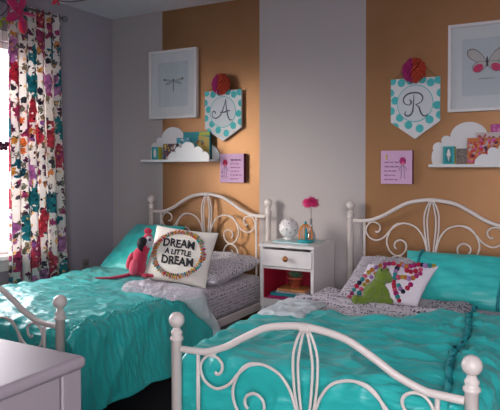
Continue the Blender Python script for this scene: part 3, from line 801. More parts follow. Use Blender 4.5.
# ------------------------------------------------------------------ plush toys
YAW = .5
def parrot():
    e = tag(empty('plush_parrot', (-2.448, -.82, .522), YAW), 'red plush parrot with black beak propped against the lettered cushion', 'plush toy')
    red = pbr('coral_plush', '#c02a4c', .95, bump=.5, bscale=120, sheen=.5); pink = pbr('pink_plush', '#d8506a', .95, bump=.5, bscale=120, sheen=.5)
    blob('body', [((0, 0, .055), (.052, .045, .06)), ((.012, 0, .11), (.046, .042, .06)), ((.035, 0, .165), (.038, .036, .05)), ((.055, -.002, .205), (.036, .036, .04)), ((.062, 0, .225), (.030, .03, .03))], red, e)
    bm = bmesh.new(); ball(bm, (-.018, -.036, .055), (.028, .016, .05), 14, 10, Euler((0, .15, 0))); o = bobj('wing', bm, pink, e); o['label'] = 'lighter pink wing'
    bm = bmesh.new(); ball(bm, (-.045, .0, .09), (.022, .03, .055), 14, 10, Euler((0, .35, 0))); bobj('wing', bm, red, e)
    bm = bmesh.new(); ball(bm, (.070, -.018, .205), (.028, .024, .036), 14, 10); bobj('face_patch', bm, pbr('white_plush', '#cfc6cc', .9, bump=.3), e)
    bm = bmesh.new(); tube(bm, cr([(.052, -.035, .225), (.032, -.048, .205), (.027, -.052, .175), (.036, -.048, .148)], 5), [1.22*q for q in (.012, .015, .018, .020, .021, .022, .022, .021, .019, .017, .014, .012, .009, .006, .004, .002)], 12); e.scale = (1.07, 1.07, 1.07); bobj('beak', bm, BLACK, e)
    bm = bmesh.new(); ball(bm, (.079, -.041, .219), (.009, .005, .009), 12, 8)
    bobj('eye', bm, pbr('grey_button', '#4a4650', .3), e)
    bm = bmesh.new()
    for dx, dz in ((-.018, .03), (-.006, .038), (.008, .036), (.02, .028)):
        tube(bm, cr([(.06, 0, .245), (.06+dx*.6, 0, .245+dz*.6), (.06+dx, 0, .25+dz)], 4), [.009, .010, .010, .011, .011, .010, .009, .006, .003], 8)
    bobj('crest', bm, red, e)
    for x in (.045, .078):
        bm = bmesh.new(); tube(bm, cr([(x-.02, -.02, .012), (x, -.035, .008), (x+.028, -.045, .008)], 4), [.012]*4+[.013]*3+[.011, .006], 8); bobj('foot', bm, red, e)
    bm = bmesh.new(); tube(bm, cr([(-.02, -.01, .02), (-.08, -.05, .006), (-.16, -.075, .0), (-.235, -.09, .004)], 6), [.018+.0*i for i in range(8)]+[.016, .015, .014, .013, .012, .012, .012, .011, .010, .008, .004], 10, flat=.6); bobj('tail', bm, pbr('crimson_plush', '#ad1c44', .95, sheen=.4), e)
parrot()

def frog():
    e = tag(empty('plush_frog', (-.905, -.865, .527), YAW), 'green crocheted frog sitting against the pompom cushion', 'plush toy')
    g = pbr('olive_crochet', '#6c8620', .95, bump=1, bscale=160, var=.25, vscale=60, sheen=.3)
    blob('body', [((.010, 0, .054), (.052, .042, .052)), ((.034, 0, .092), (.036, .034, .036)), ((.058, -.004, .136), (.043, .038, .037)), ((.082, -.014, .126), (.022, .025, .022)),
                  ((.044, -.008, .170), (.013, .013, .013)), ((.076, -.008, .169), (.013, .013, .013)),
                  ((-.046, -.020, .022), (.040, .024, .022)), ((-.084, -.022, .024), (.021, .020, .024)),
                  ((.052, -.035, .022), (.034, .024, .022)), ((.080, -.040, .020), (.022, .021, .019)),
                  ((-.016, -.036, .068), (.017, .016, .040), Euler((0, .75, 0))), ((.064, -.032, .066), (.017, .016, .040), Euler((0, -.45, 0)))], g, e, vox=.004, smooth=2)
    for x in (.047, .075):
        bm = bmesh.new(); ball(bm, (x, -.0205, .172), .0045, 10, 8); bobj('eye', bm, BLACK, e)
frog()

# ------------------------------------------------------------------ nightstand
def nightstand():
    x0, x1, y0, y1 = -1.790, -1.415, -.40, -.045
    e = tag(empty('nightstand', ((x0+x1)/2, (y0+y1)/2, 0)), 'white wooden nightstand with red interior and one drawer between the beds', 'nightstand')
    L = e.location.copy()
    def T(bm): bmesh.ops.translate(bm, verts=bm.verts[:], vec=-L); return bm
    bm = bmesh.new(); box(bm, x0-.006, x1+.008, y0-.012, y1, .703, .725); bobj('top', T(bm), WPAINT, e, bev=.006)
    bm = bmesh.new()
    box(bm, x0, x0+.022, y0, y1, .315, .703); box(bm, x1-.022, x1, y0, y1, .315, .703); box(bm, x0+.022, x1-.022, y1-.012, y1, .315, .703)
    box(bm, x0+.022, x1-.022, y0, y1-.012, .315, .372); box(bm, x0+.022, x1-.022, y0+.002, y1-.012, .565, .578)
    bobj('carcass', T(bm), WPAINT, e, bev=.003)
    red = pbr('red_interior_paint', '#b4203a', .5)
    bm = bmesh.new(); a, b = x0+.0225, x1-.0225
    box(bm, a, a+.003, y0+.012, y1-.013, .373, .5645); box(bm, b-.003, b, y0+.012, y1-.013, .373, .5645); box(bm, a+.003, b-.003, y1-.016, y1-.013, .373, .5645)
    box(bm, a+.003, b-.003, y0+.012, y1-.016, .373, .375); box(bm, a+.003, b-.003, y0+.012, y1-.016, .5615, .5645)
    o = bobj('cubby_lining', T(bm), red, e, smooth=False); o['label'] = 'deep red painted cubby'
    bm = bmesh.new(); box(bm, x0+.012, x1-.008, y0-.016, y0-.001, .583, .690); d = bobj('drawer', T(bm), WPAINT, e, bev=.005)
    bm = bmesh.new(); kx = -1.592
    for v in [0]: 
        lathe(bm, [(.010, 0), (.007, .006), (.007, .012), (.016, .018), (.019, .026), (.015, .033), (.004, .036)], (0, 0, 0), 18)
    bmesh.ops.rotate(bm, verts=bm.verts[:], matrix=Matrix.Rotation(PI/2, 3, 'X')); bmesh.ops.translate(bm, verts=bm.verts[:], vec=(kx, y0-.015, .640))
    bobj('knob', T(bm), pbr('copper_knob', '#b0764a', .3, metal=.7), d)
    for (x, y) in ((x0+.018, y0+.018), (x1-.018, y0+.018), (x0+.018, y1-.018), (x1-.018, y1-.018)):
        bm = bmesh.new(); tube(bm, [(x, y, 0), (x, y, .316)], [.013, .017], 12); bobj('leg', T(bm), WPAINT, e)
nightstand()

def book(name, label, c, sz, col, rz=0, group=None, tilt=0, page='#e8e2d4', deco=None, cat='book'):
    """lying book when sz=(w,d,h) with h small"""
    e = tag(empty(name, c, rz), label, cat, group)
    w, d, h = sz; t = min(.003, h*.18)
    bm = bmesh.new(); box(bm, -w/2, w/2, -d/2, d/2, 0, t); box(bm, -w/2, w/2, -d/2, d/2, h-t, h); box(bm, -w/2, w/2, -d/2, -d/2+t, t, h-t)
    bobj('cover', bm, pbr('cover_'+col[1:], col, .5), e, bev=.0008)
    bm = bmesh.new(); box(bm, -w/2+.003, w/2-.003, -d/2+t, d/2-.004, t, h-t); bobj('pages', bm, pbr('paper_'+page[1:], page, .9), e, smooth=False)
    return e

def nightstand_things():
    zt = .7255
    tr = book('book', 'pale aqua thin book lying under the speckled ball on the nightstand', (-1.585, -.24, zt), (.27, .22, .010), '#b4d2d2', -.12)
    zt += .0105
    # speckled white ball
    e = tag(empty('speckled_globe', (-1.672, -.215, zt)), 'round white ceramic ball speckled with dark holes on the nightstand', 'ornament')
    cer = pbr('white_ceramic', '#e4e1de', .25)
    bm = bmesh.new(); lathe(bm, [(.030, 0), (.034, .002), (.033, .008), (.026, .014)], (0, 0, 0), 24); bobj('foot', bm, cer, e)
    bm = bmesh.new(); ball(bm, (0, 0, .075), .066, 32, 20); bobj('globe', bm, cer, e)
    bm = bmesh.new(); n = 46
    for i in range(n):
        z = 1-2*(i+.5)/n; r = math.sqrt(1-z*z); a = i*2.39996
        p = Vector((r*math.cos(a), r*math.sin(a), z)); q = p.to_track_quat('Z', 'Y')
        M = Matrix.Translation(Vector((0, 0, .075))+p*.0655) @ q.to_matrix().to_4x4() @ Matrix.Diagonal((1, 1, .35, 1))
        bmesh.ops.create_uvsphere(bm, u_segments=8, v_segments=6, radius=.0028+.0012*(i % 3), matrix=M)
    bobj('speckles', bm, pbr('grey_speckle', '#5c5a60', .5), e)
    # caged ornament with turquoise base
    e = tag(empty('caged_ornament', (-1.508, -.30, zt-.0), .2), 'turquoise trinket stand with orange wire arches and tiny figure on the nightstand', 'ornament')
    tq = pbr('turquoise_glaze', '#22a6ac', .3); og = pbr('orange_wire', '#d8883a', .4)
    bm = bmesh.new(); lathe(bm, [(.040, 0), (.044, .003), (.044, .010), (.036, .015), (.018, .017)], (0, 0, 0), 24); bobj('base', bm, tq, e)
    for k in range(4):
        a = PI*k/4; bm = bmesh.new()
        tube(bm, cr([(.034*math.cos(a)*c, .034*math.sin(a)*c, z) for c, z in ((1, .013), (1.05, .045), (.8, .078), (0, .097), (-.8, .078), (-1.05, .045), (-1, .013))], 5), .0028, 6); bobj('wire_arch', bm, og, e)
    bm = bmesh.new(); ball(bm, (0, 0, .036), (.012, .011, .022), 12, 8); ball(bm, (.0, 0, .064), .010, 12, 8); bobj('figure', bm, tq, e)
    e.scale = (1.2, 1.2, 1.2); e.location.x -= .006
    bm = bmesh.new(); lathe(bm, [(.005, .095), (.009, .100), (.006, .108), (.002, .112)], (0, 0, 0), 12); bobj('finial', bm, tq, e)
    # bud vase + flower
    vx, vy = -1.525, -.185
    e = tag(empty('bud_vase', (vx, vy, zt)), 'slim clear glass bud vase holding the pink flower on the nightstand', 'vase')
    bm = bmesh.new(); lathe(bm, [(.022, 0), (.030, .004), (.032, .020), (.026, .045), (.012, .070), (.009, .10), (.009, .135), (.011, .14)], (0, 0, 0), 24)
    bm.faces.ensure_lookup_table(); bm.faces.remove(bm.faces[-1]); o = bobj('glass_body', bm, VGLASS, e); s = o.modifiers.new('s', 'SOLIDIFY'); s.thickness = .0018
    f = tag(empty('pink_flower', (vx, vy, zt+.01)), 'hot pink many-petalled flower standing in the glass bud vase', 'flower')
    bm = bmesh.new(); tube(bm, cr([(0, 0, 0), (.001, 0, .1), (-.002, 0, .225)], 6), .0022, 6); bobj('stem', bm, pbr('flower_stem', '#5f6a58', .6), f)
    bm = bmesh.new(); rr = random.Random(8)
    for i in range(150):
        z = 1-1.75*(i+.5)/150; r = math.sqrt(max(0, 1-z*z)); a = i*2.39996
        d = Vector((r*math.cos(a), r*math.sin(a), z*.75)); c = Vector((-.002, 0, .232)); l = .054*(1+rr.uniform(-.15, .2))
        m = d.cross(Vector((0, 0, 1)));
        tube(bm, [c+d*.008, c+d*l*.6+Vector((0, 0, .004)), c+d*l], [.003, .0085, .0035], 5, flat=.35)
    bobj('petals', bm, pbr('hot_pink_petal', '#e03a82', .7), f)
    # books in the cubby (bottom to top)
    z = .3755
    g = 'books stacked in the nightstand cubby'
    for lab, c, w, d, h, dx, rz in (('magenta book at the bottom of the stack in the nightstand', '#c42a78', .270, .20, .015, .0, .0),
                            ('turquoise book second from the bottom in the nightstand stack', '#2a9aa4', .250, .18, .018, .004, .05),
                            ('thin pale grey book in the middle of the nightstand stack', '#c4bcc0', .20, .17, .011, .018, -.04),
                            ('orange-yellow book on top of the nightstand stack', '#d89a5a', .19, .15, .014, .015, .03)):
        book('book', lab, (-1.608+dx, -.285, z), (w, d, h), c, rz, g); z += h+.0005
    # succulent in a terracotta pot
    tc = pbr('terracotta', '#b5563c', .8, bump=.1)
    e = tag(empty('potted_succulent', (-1.600, -.270, z)), 'small terracotta pot with a spiky green succulent in the red cubby', 'potted plant')
    bm = bmesh.new(); lathe(bm, [(.026, 0), (.028, .002), (.037, .052), (.041, .052), (.042, .068), (.038, .068), (.036, .058), (.004, .056)], (0, 0, 0), 24); bobj('pot', bm, tc, e)
    bm = bmesh.new(); lathe(bm, [(.035, .050), (.035, .060), (.002, .062)], (0, 0, 0), 20); bobj('soil', bm, pbr('soil', '#2a2220', 1), e)
    lf = pbr('succulent_green', '#5f7a5e', .5, var=.2, vscale=60); rr = random.Random(3); bm = bmesh.new()
    for i in range(20):
        a = i*2.4; t = i/20; out = .052*(1-t*.75); h = .022+.045*t
        d = Vector((math.cos(a), math.sin(a), 0))
        tube(bm, cr([d*.005+Vector((0, 0, .058)), d*out*.5+Vector((0, 0, .062+h*.45)), d*out+Vector((0, 0, .062+h))], 4), [.004, .006, .007, .007, .007, .006, .005, .003, .001], 6, flat=.6)
    bobj('leaves', bm, lf, e)
    e.scale = (1.2, 1.2, 1.0)
nightstand_things()

# ------------------------------------------------------------------ wall pieces
def framed(x0, x1, z0, z1, label, art):
    e = tag(empty('framed_print', ((x0+x1)/2, 0, (z0+z1)/2)), label, 'picture frame', None)
    w, h = (x1-x0)/2, (z1-z0)/2; fw = .018; D = .038
    bm = bmesh.new()
    box(bm, -w, w, -D, -.001, h-fw, h); box(bm, -w, w, -D, -.001, -h, -h+fw); box(bm, -w, -w+fw, -D, -.001, -h+fw, h-fw); box(bm, w-fw, w, -D, -.001, -h+fw, h-fw)
    bobj('frame', bm, pbr('white_frame_lacquer', '#e4e2e0', .3), e, bev=.002)
    mat = pbr('mat_board', '#e0e2e2', .9); bm = bmesh.new(); mw = .075
    iw, ih = w-fw, h-fw; aw, ah = iw-mw*.86, ih-mw
    for a in ((-iw, iw, ah, ih), (-iw, iw, -ih, -ah), (-iw, -aw, -ah, ah), (aw, iw, -ah, ah)): box(bm, a[0], a[1], -.020, -.017, a[2], a[3])
    bobj('mat_board', bm, mat, e, smooth=False)
    bm = bmesh.new(); box(bm, -aw, aw, -.016, -.012, -ah, ah); p = bobj('print', bm, pbr('print_paper', '#ced4d8', .9), e, smooth=False)
    art(p)
    bm = bmesh.new(); box(bm, -iw, iw, -.0285, -.027, -ih, ih); bobj('glass', bm, GLASS, e, smooth=False)

def flatshape(parent, name, pts, y, mat):
    bm = bmesh.new(); prism(bm, pts, y-.0008, y); return bobj(name, bm, mat, parent, smooth=False)

def ell(cx, cz, a, b, rot=0, n=24, egg=0):
    out = []
    for k in range(n):
        t = 2*PI*k/n; x = a*math.cos(t); z = b*math.sin(t)*(1+egg*math.cos(t))
        out.append((cx+x*math.cos(rot)-z*math.sin(rot), cz+x*math.sin(rot)+z*math.cos(rot)))
    return out

def dragonfly(p):
    wing = pbr('dragonfly_wing', '#a9afb3', .8); dark = pbr('insect_dark', '#3c3c42', .8); tip = pbr('amber_spot', '#7a5a34', .8)
    for s in (-1, 1):
        flatshape(p, 'wing', ell(s*.045, .032, .046, .009, s*.18, egg=.2*s), -.0162, wing)
        flatshape(p, 'wing', ell(s*.042, .012, .040, .009, -s*.22, egg=.2*s), -.0162, wing)
        flatshape(p, 'wing_spot', ell(s*.086, .040, .010, .008), -.0172, tip)
    flatshape(p, 'body', ell(0, -.016, .003, .045), -.0182, dark); flatshape(p, 'head', ell(0, .034, .007, .009), -.0182, dark)
def butterfly(p):
    wing = pbr('butterfly_wing', '#c9c4c0', .8); dark = pbr('insect_dark', '#3c3c42', .8); pk = pbr('butterfly_pink', '#d8386a', .8)
    brn = pbr('wing_edge_brown', '#6e6660', .8)
    for s in (-1, 1):
        flatshape(p, 'wing_edge', ell(s*.058, .062, .066, .030, s*.68, egg=.3*s), -.0162, brn)
        flatshape(p, 'wing', ell(s*.057, .061, .061, .026, s*.68, egg=.3*s), -.0171, wing)
        flatshape(p, 'hind_wing_edge', ell(s*.042, .004, .044, .030, -s*.5, egg=.2*s), -.018, brn)
        flatshape(p, 'hind_wing', ell(s*.042, .004, .041, .027, -s*.5, egg=.2*s), -.0189, wing)
        flatshape(p, 'pink_spot', ell(s*.050, -.006, .030, .022, -s*.5), -.0198, pk)
    flatshape(p, 'body', ell(0, .028, .006, .032), -.0207, dark)
    flatshape(p, 'caption_line', [(-.05, -.072), (.04, -.072), (.04, -.068), (-.05, -.068)], -.0162, pbr('caption_grey', '#8c9096', .8))
framed(-2.982, -2.532, 1.592, 2.124, 'white framed dragonfly print above the left cloud shelf', dragonfly)
framed(-.694, -.252, 1.547, 2.072, 'white framed pink-spotted butterfly print at the right edge', butterfly)

def clip_poly(poly, clip):
    out = list(poly)
    for i in range(len(clip)):
        a = Vector(clip[i]); b = Vector(clip[(i+1) % len(clip)]); inp = out; out = []
        side = lambda p: (b.x-a.x)*(p[1]-a.y)-(b.y-a.y)*(p[0]-a.x)
        for k in range(len(inp)):
            p, q = inp[k-1], inp[k]; sp, sq = side(p), side(q)
            if sq >= 0:
                if sp < 0: t = sp/(sp-sq); out.append((p[0]+(q[0]-p[0])*t, p[1]+(q[1]-p[1])*t))
                out.append(q)
            elif sp >= 0: t = sp/(sp-sq); out.append((p[0]+(q[0]-p[0])*t, p[1]+(q[1]-p[1])*t))
        if not out: break
    return out

LETTER_A = [[(-.072, .0), (-.066, -.018), (-.045, -.026), (-.018, -.012), (.0, .018), (.014, .055), (.022, .085)],
            [(.022, .085), (.024, .05), (.030, .01), (.040, -.025), (.052, -.040), (.066, -.035)],
            [(-.072, .0), (-.064, .014), (-.05, .012), (-.046, .0)], [(-.02, .01), (.01, .008), (.042, .016), (.05, .012)]]
LETTER_R = [[(-.005, .06), (-.008, .0), (-.016, -.045), (-.038, -.062), (-.056, -.050), (-.050, -.034)],
            [(-.030, -.0), (-.058, .012), (-.064, .038), (-.046, .062), (-.012, .072), (.026, .066), (.044, .042), (.034, .016), (.004, .002)],
            [(.004, .002), (.022, -.012), (.032, -.04), (.046, -.062), (.064, -.064), (.072, -.052)],
            [(-.030, .0), (-.020, .018), (-.030, .034)]]
def pennant(cx, z_top, z_sh, z_tip, w, letter, label):
    e = tag(empty('pennant_sign', (cx, 0, z_top)), label, 'wall sign', None)
    hh, sh, tp = 0, z_sh-z_top, z_tip-z_top
    poly = [(-w, 0), (-w, sh), (0, tp), (w, sh), (w, 0)]
    bm = bmesh.new(); prism(bm, poly, -.030, -.012); bobj('board', bm, pbr('sign_white', '#dcdedd', .7), e, bev=.001, smooth=False)
    teal = pbr('sign_teal', '#48bcbc', .7); cz = -.158; rc = .113
    bm = bmesh.new(); cl = poly if True else None
    area = sum(cl[i][0]*cl[(i+1) % 5][1]-cl[(i+1) % 5][0]*cl[i][1] for i in range(5))
    if area < 0: cl = cl[::-1]
    pts = [(-.142, -.012), (-.085, -.026), (-.03, -.014), (.045, -.012), (.095, -.034), (.142, -.02), (-.155, -.085), (.155, -.10), (-.125, -.135), (.135, -.175), (-.150, -.20), (-.095, -.245), (.09, -.262), (.152, -.235), (-.04, -.292), (.03, -.315), (-.125, -.30)]
    for i, (x, z) in enumerate(pts):
        p = clip_poly(ell(x, z, .0245, .0255, n=18), cl)
        if len(p) > 2: prism(bm, p, -.0308, -.0301)
    bobj('dots', bm, teal, e, smooth=False)
    bm = bmesh.new(); prism(bm, ell(0, cz, rc, rc*1.03, n=48), -.0316, -.0306); bobj('ring', bm, teal, e, smooth=False)
    bm = bmesh.new(); prism(bm, ell(0, cz, rc-.005, rc*1.03-.005, n=48), -.0324, -.0314); bobj('disc', bm, pbr('sign_pale', '#cfd6d8', .7), e, smooth=False)
    bm = bmesh.new()
    LS = 1.28 if letter is LETTER_A else 1.1
    for st in letter:
        c = cr([(x*LS, -.0335, cz+(z-.01)*LS*.98) for x, z in st], 8); n = len(c)
        tube(bm, c, [.0022+.0026*math.sin(PI*i/(n-1)) for i in range(n)], 8, flat=1)
    for v in bm.verts: v.co.y = -.0335+(v.co.y+.0335)*.3
    bobj('letter', bm, SLATEINK, e)
    # yarn tassel pompom and hanging cord
    for k, (c, dx, rx) in enumerate((('#a82a6e', -.030, .046), ('#c24830', .026, .044))):
        bm = bmesh.new(); rr = random.Random(k+3)
        for i in range(130):
            z = 1-2*(i+.5)/130; q = math.sqrt(1-z*z); a = i*2.39996
            d = Vector((q*math.cos(a), q*math.sin(a), z))
            if (d.x+.15 < 0) != (k == 0) or d.y > .5: continue
            c0 = Vector((0, -.055, .052)); l = 1+.12*(rr.random()-.5)
            side = Vector((0, 0, 1)).cross(d)*.006
            tube(bm, [c0+d*.02, c0+Vector((d.x*.066, d.y*.045, d.z*.072))*l+side, c0+Vector((d.x*.074, d.y*.05, d.z*.078))*l-Vector((0, 0, .012))], [.008, .0075, .003], 6)
        bobj('yarn_tassel', bm, pbr('yarn_'+c[1:], c, .95), e)
    bm = bmesh.new(); tube(bm, [(-w+.02, -.021, .0), (0, -.012, .125), (w-.02, -.021, .0)], .0018, 6); bobj('hanging_cord', bm, pbr('tan_cord', '#8a6a48', .9), e)
    bm = bmesh.new(); ball(bm, (0, -.008, .125), .006, 10, 8); bobj('nail', bm, pbr('nail_steel', '#5a5450', .4, metal=.7), e)
pennant(-2.299, 1.780, 1.503, 1.407, .157, LETTER_A, 'pentagonal sign with teal dots and script letter A under a yarn tassel')
pennant(-.892, 1.770, 1.498, 1.390, .152, LETTER_R, 'pentagonal sign with teal dots and script letter R under a yarn tassel')

def canvas(x0, x1, z0, z1, label, flip):
    e = tag(empty('small_canvas', ((x0+x1)/2, 0, (z0+z1)/2)), label, 'canvas', None)
    w, h = (x1-x0)/2, (z1-z0)/2
    bm = bmesh.new(); box(bm, -w, w, -.036, -.002, -h, h)
    bm.faces.ensure_lookup_table()
    for f in bm.faces:
        f.material_index = 0 if f.calc_center_median().y < -.03 else 1
    bobj('canvas_board', bm, [pbr('canvas_pink', '#cfa8c8', .8, var=.08, vscale=25), pbr('canvas_plum_edge', '#8a2060' if flip else '#5c1038', .8)], e, smooth=False)
    ink = pbr('plum_ink', '#7a3a78', .8); rr = random.Random(5 if flip else 6)
    fx = .04 if flip else -.055
    bm = bmesh.new(); rows = 6
    for k in range(rows):
        z = h*.55-k*h*.26; a, b = (-w*.82, w*.15) if flip else (-w*.15, w*.85)
        if flip and k == 0: continue
        x = a+rr.random()*.01; 
        while x < b-.02:
            L = rr.uniform(.014, .03); n = int(L/.0015)
            sc_ = .0045 if k else .008
            tube(bm, [(x+L*i/n, -.0368, z+sc_*math.sin(i*1.6+k)+.001*rr.random()) for i in range(n+1)], .0009, 4)
            x += L+.006
    bobj('writing', bm, ink, e)
    # little girl-doll figure drawn in ink: hair, face, dress, legs (generic doodle flower child)
    hot = pbr('doodle_red', '#c82a58', .8); gr = pbr('doodle_slate', '#4a4a60', .8)
    hz = .035
    flatshape(e, 'doodle_hair', ell(fx, hz+.004, .020, .024, .2), -.0368, pbr('doodle_magenta', '#a8246c', .8) if flip else hot)
    flatshape(e, 'doodle_face', ell(fx+.002, hz-.010, .010, .008), -.0377, pbr('doodle_rose', '#e06a80', .8))
    bm = bmesh.new()
    for s in (-1, 1):
        tube(bm, cr([(fx+s*.004, -.0368, hz-.022), (fx+s*.009, -.0368, hz-.06), (fx+s*.010, -.0368, hz-.10), (fx+s*.018, -.0368, hz-.104)], 4), .0013, 5)
        tube(bm, cr([(fx+s*.006, -.0368, hz-.026), (fx+s*.020, -.0368, hz-.040), (fx+s*.024, -.0368, hz-.058)], 4), .0012, 5)
    bobj('doodle_lines', bm, gr, e)
    if flip:
        bm = bmesh.new(); tube(bm, cr([(-.055, -.0368, .078), (-.066, -.0368, .068), (-.064, -.0368, .052), (-.056, -.0368, .046)], 4), [.002, .004, .005, .006, .006, .006, .005, .005, .004, .004, .003, .002, .002], 6); bobj('doodle_moon', bm, pbr('doodle_yellow', '#d8c070', .8), e)
    else:
        bm = bmesh.new()
        for z in (-.03, -.06): ball(bm, (-.082, -.0365, z), (.006, .001, .007), 8, 6)
        bobj('doodle_leaves', bm, gr, e)
canvas(-2.320, -2.118, 1.102, 1.312, 'small pink canvas with red-haired doodle under the letter A sign', False)
canvas(-1.105, -.905, 1.108, 1.319, 'small pink canvas with moon and doodle figure under the letter R sign', True)

# cloud shelves
def arcs(pts):
    """outline made of bulging bumps between successive notch points, given (x,z,bulge)"""
    out = []
    for (x0, z0, b), (x1, z1, _) in zip(pts, pts[1:]):
        a = Vector((x0, z0)); c = Vector((x1, z1)); m = (a+c)/2; d = c-a; n = Vector((-d.y, d.x)).normalized()
        N = 12
        for k in range(N):
            t = k/N; ang = PI*t; p = a+d*(1-math.cos(ang))/2+n*b*math.sin(ang)
            out.append((p.x, p.y))
    out.append((pts[-1][0], pts[-1][1]))
    return out
def cloud_shelf(x, z, label):
    e = tag(empty('cloud_shelf', (x, 0, z)), label, 'shelf', 'white cloud-shaped wall shelves')
    m = pbr('cloud_white', '#dfe0de', .45)
    back = arcs([(0, 0, .012), (.002, .085, .03), (.055, .125, .03), (.10, .165, .09), (.315, .165, .02), (.40, .125, .05), (.52, .105, .045), (.63, .0, 0)])
    bm = bmesh.new(); prism(bm, back, -.014, -.001); bobj('back_panel', bm, m, e, smooth=False, bev=.0015)
    fr = arcs([(.265, -.006, .03), (.335, .050, .03), (.385, .082, .05), (.505, .078, .028), (.575, .050, .03), (.625, -.006, 0)])
    bm = bmesh.new(); prism(bm, fr, -.150, -.140); bobj('front_panel', bm, m, e, smooth=False, bev=.0015)
    bm = bmesh.new(); box(bm, -.0, .63, -.139, -.001, -.018, -.0005); box(bm, -.0, .63, -.151, -.1395, -.018, .0); bobj('ledge', bm, m, e, bev=.002)
    return e
XS1, ZS1, XS2, ZS2 = -2.975, 1.272, -.782, 1.232
cloud_shelf(XS1, ZS1, 'white cloud-shaped shelf on the left, under the dragonfly print')
cloud_shelf(XS2, ZS2, 'white cloud-shaped shelf on the right, under the butterfly print')

def standbox(name, label, cat, x, z, w, h, d, y, col, side=None, rz=0, lean=0, deco=None, group=None):
    e = tag(empty(name, (x, y, z), rz), label, cat, group); e.rotation_euler = (lean, 0, rz)
    t = .0022
    m = pbr('card_'+col[1:], col, .6)
    if cat == 'book':
        bm = bmesh.new(); box(bm, -w/2, w/2, -d/2, -d/2+t, 0, h); box(bm, -w/2, w/2, d/2-t, d/2, 0, h); box(bm, -w/2, -w/2+t, -d/2+t, d/2-t, 0, h)
        bobj('cover', bm, m, e, smooth=False)
        bm = bmesh.new(); box(bm, -w/2+t, w/2-.002, -d/2+t, d/2-t, .002, h-.002); bobj('pages', bm, pbr('card_'+(side or '#e0dcd0')[1:], side or '#e0dcd0', .8), e, smooth=False)
    else:
        bm = bmesh.new(); box(bm, -w/2, w/2, -d/2, d/2, 0, h); bm.faces.ensure_lookup_table()
        for f in bm.faces: f.material_index = 1 if f.normal.x > .5 or f.calc_center_median().x > w/2-1e-4 else 0
        bobj('carton', bm, [m, pbr('card_'+(side or col)[1:], side or col, .6)], e, smooth=False, bev=.001)
    if deco: deco(e, w, h, -d/2-.0003)
    return e
def blotches(cols, n, s, seed):
    def f(e, w, h, y):
        rr = random.Random(seed); bms = [bmesh.new() for _ in cols]
        for i in range(n):
            a = s*rr.uniform(.6, 1.2); x = rr.uniform(-w/2+a, w/2-a); z = rr.uniform(a, h-a)
            prism(bms[i % len(cols)], ell(x, z, a, a*rr.uniform(.5, 1), rr.random()*3, 10), y-.0006-.00002*i, y)
        for b, c in zip(bms, cols): bobj('printed_artwork', b, pbr('art_'+c[1:], c, .7), e, smooth=False)
    return f
def cone_art(e, w, h, y):
    c = pbr('art_cream', '#dcdcd8', .7)
    flatshape(e, 'panel', [(-w*.30, h*.08), (w*.30, h*.08), (w*.30, h*.92), (-w*.30, h*.92)], y, pbr('art_dark_teal', '#2a8088', .7))
    flatshape(e, 'cone', [(0, h*.15), (w*.14, h*.48), (-w*.14, h*.48)], y-.001, pbr('art_biscuit', '#c8c0b8', .7))
    for k, (z, a) in enumerate(((.52, .20), (.62, .17), (.71, .13), (.79, .08))): flatshape(e, 'swirl', ell(0, h*z, w*a, h*.055), y-.001-.0005*k, c)
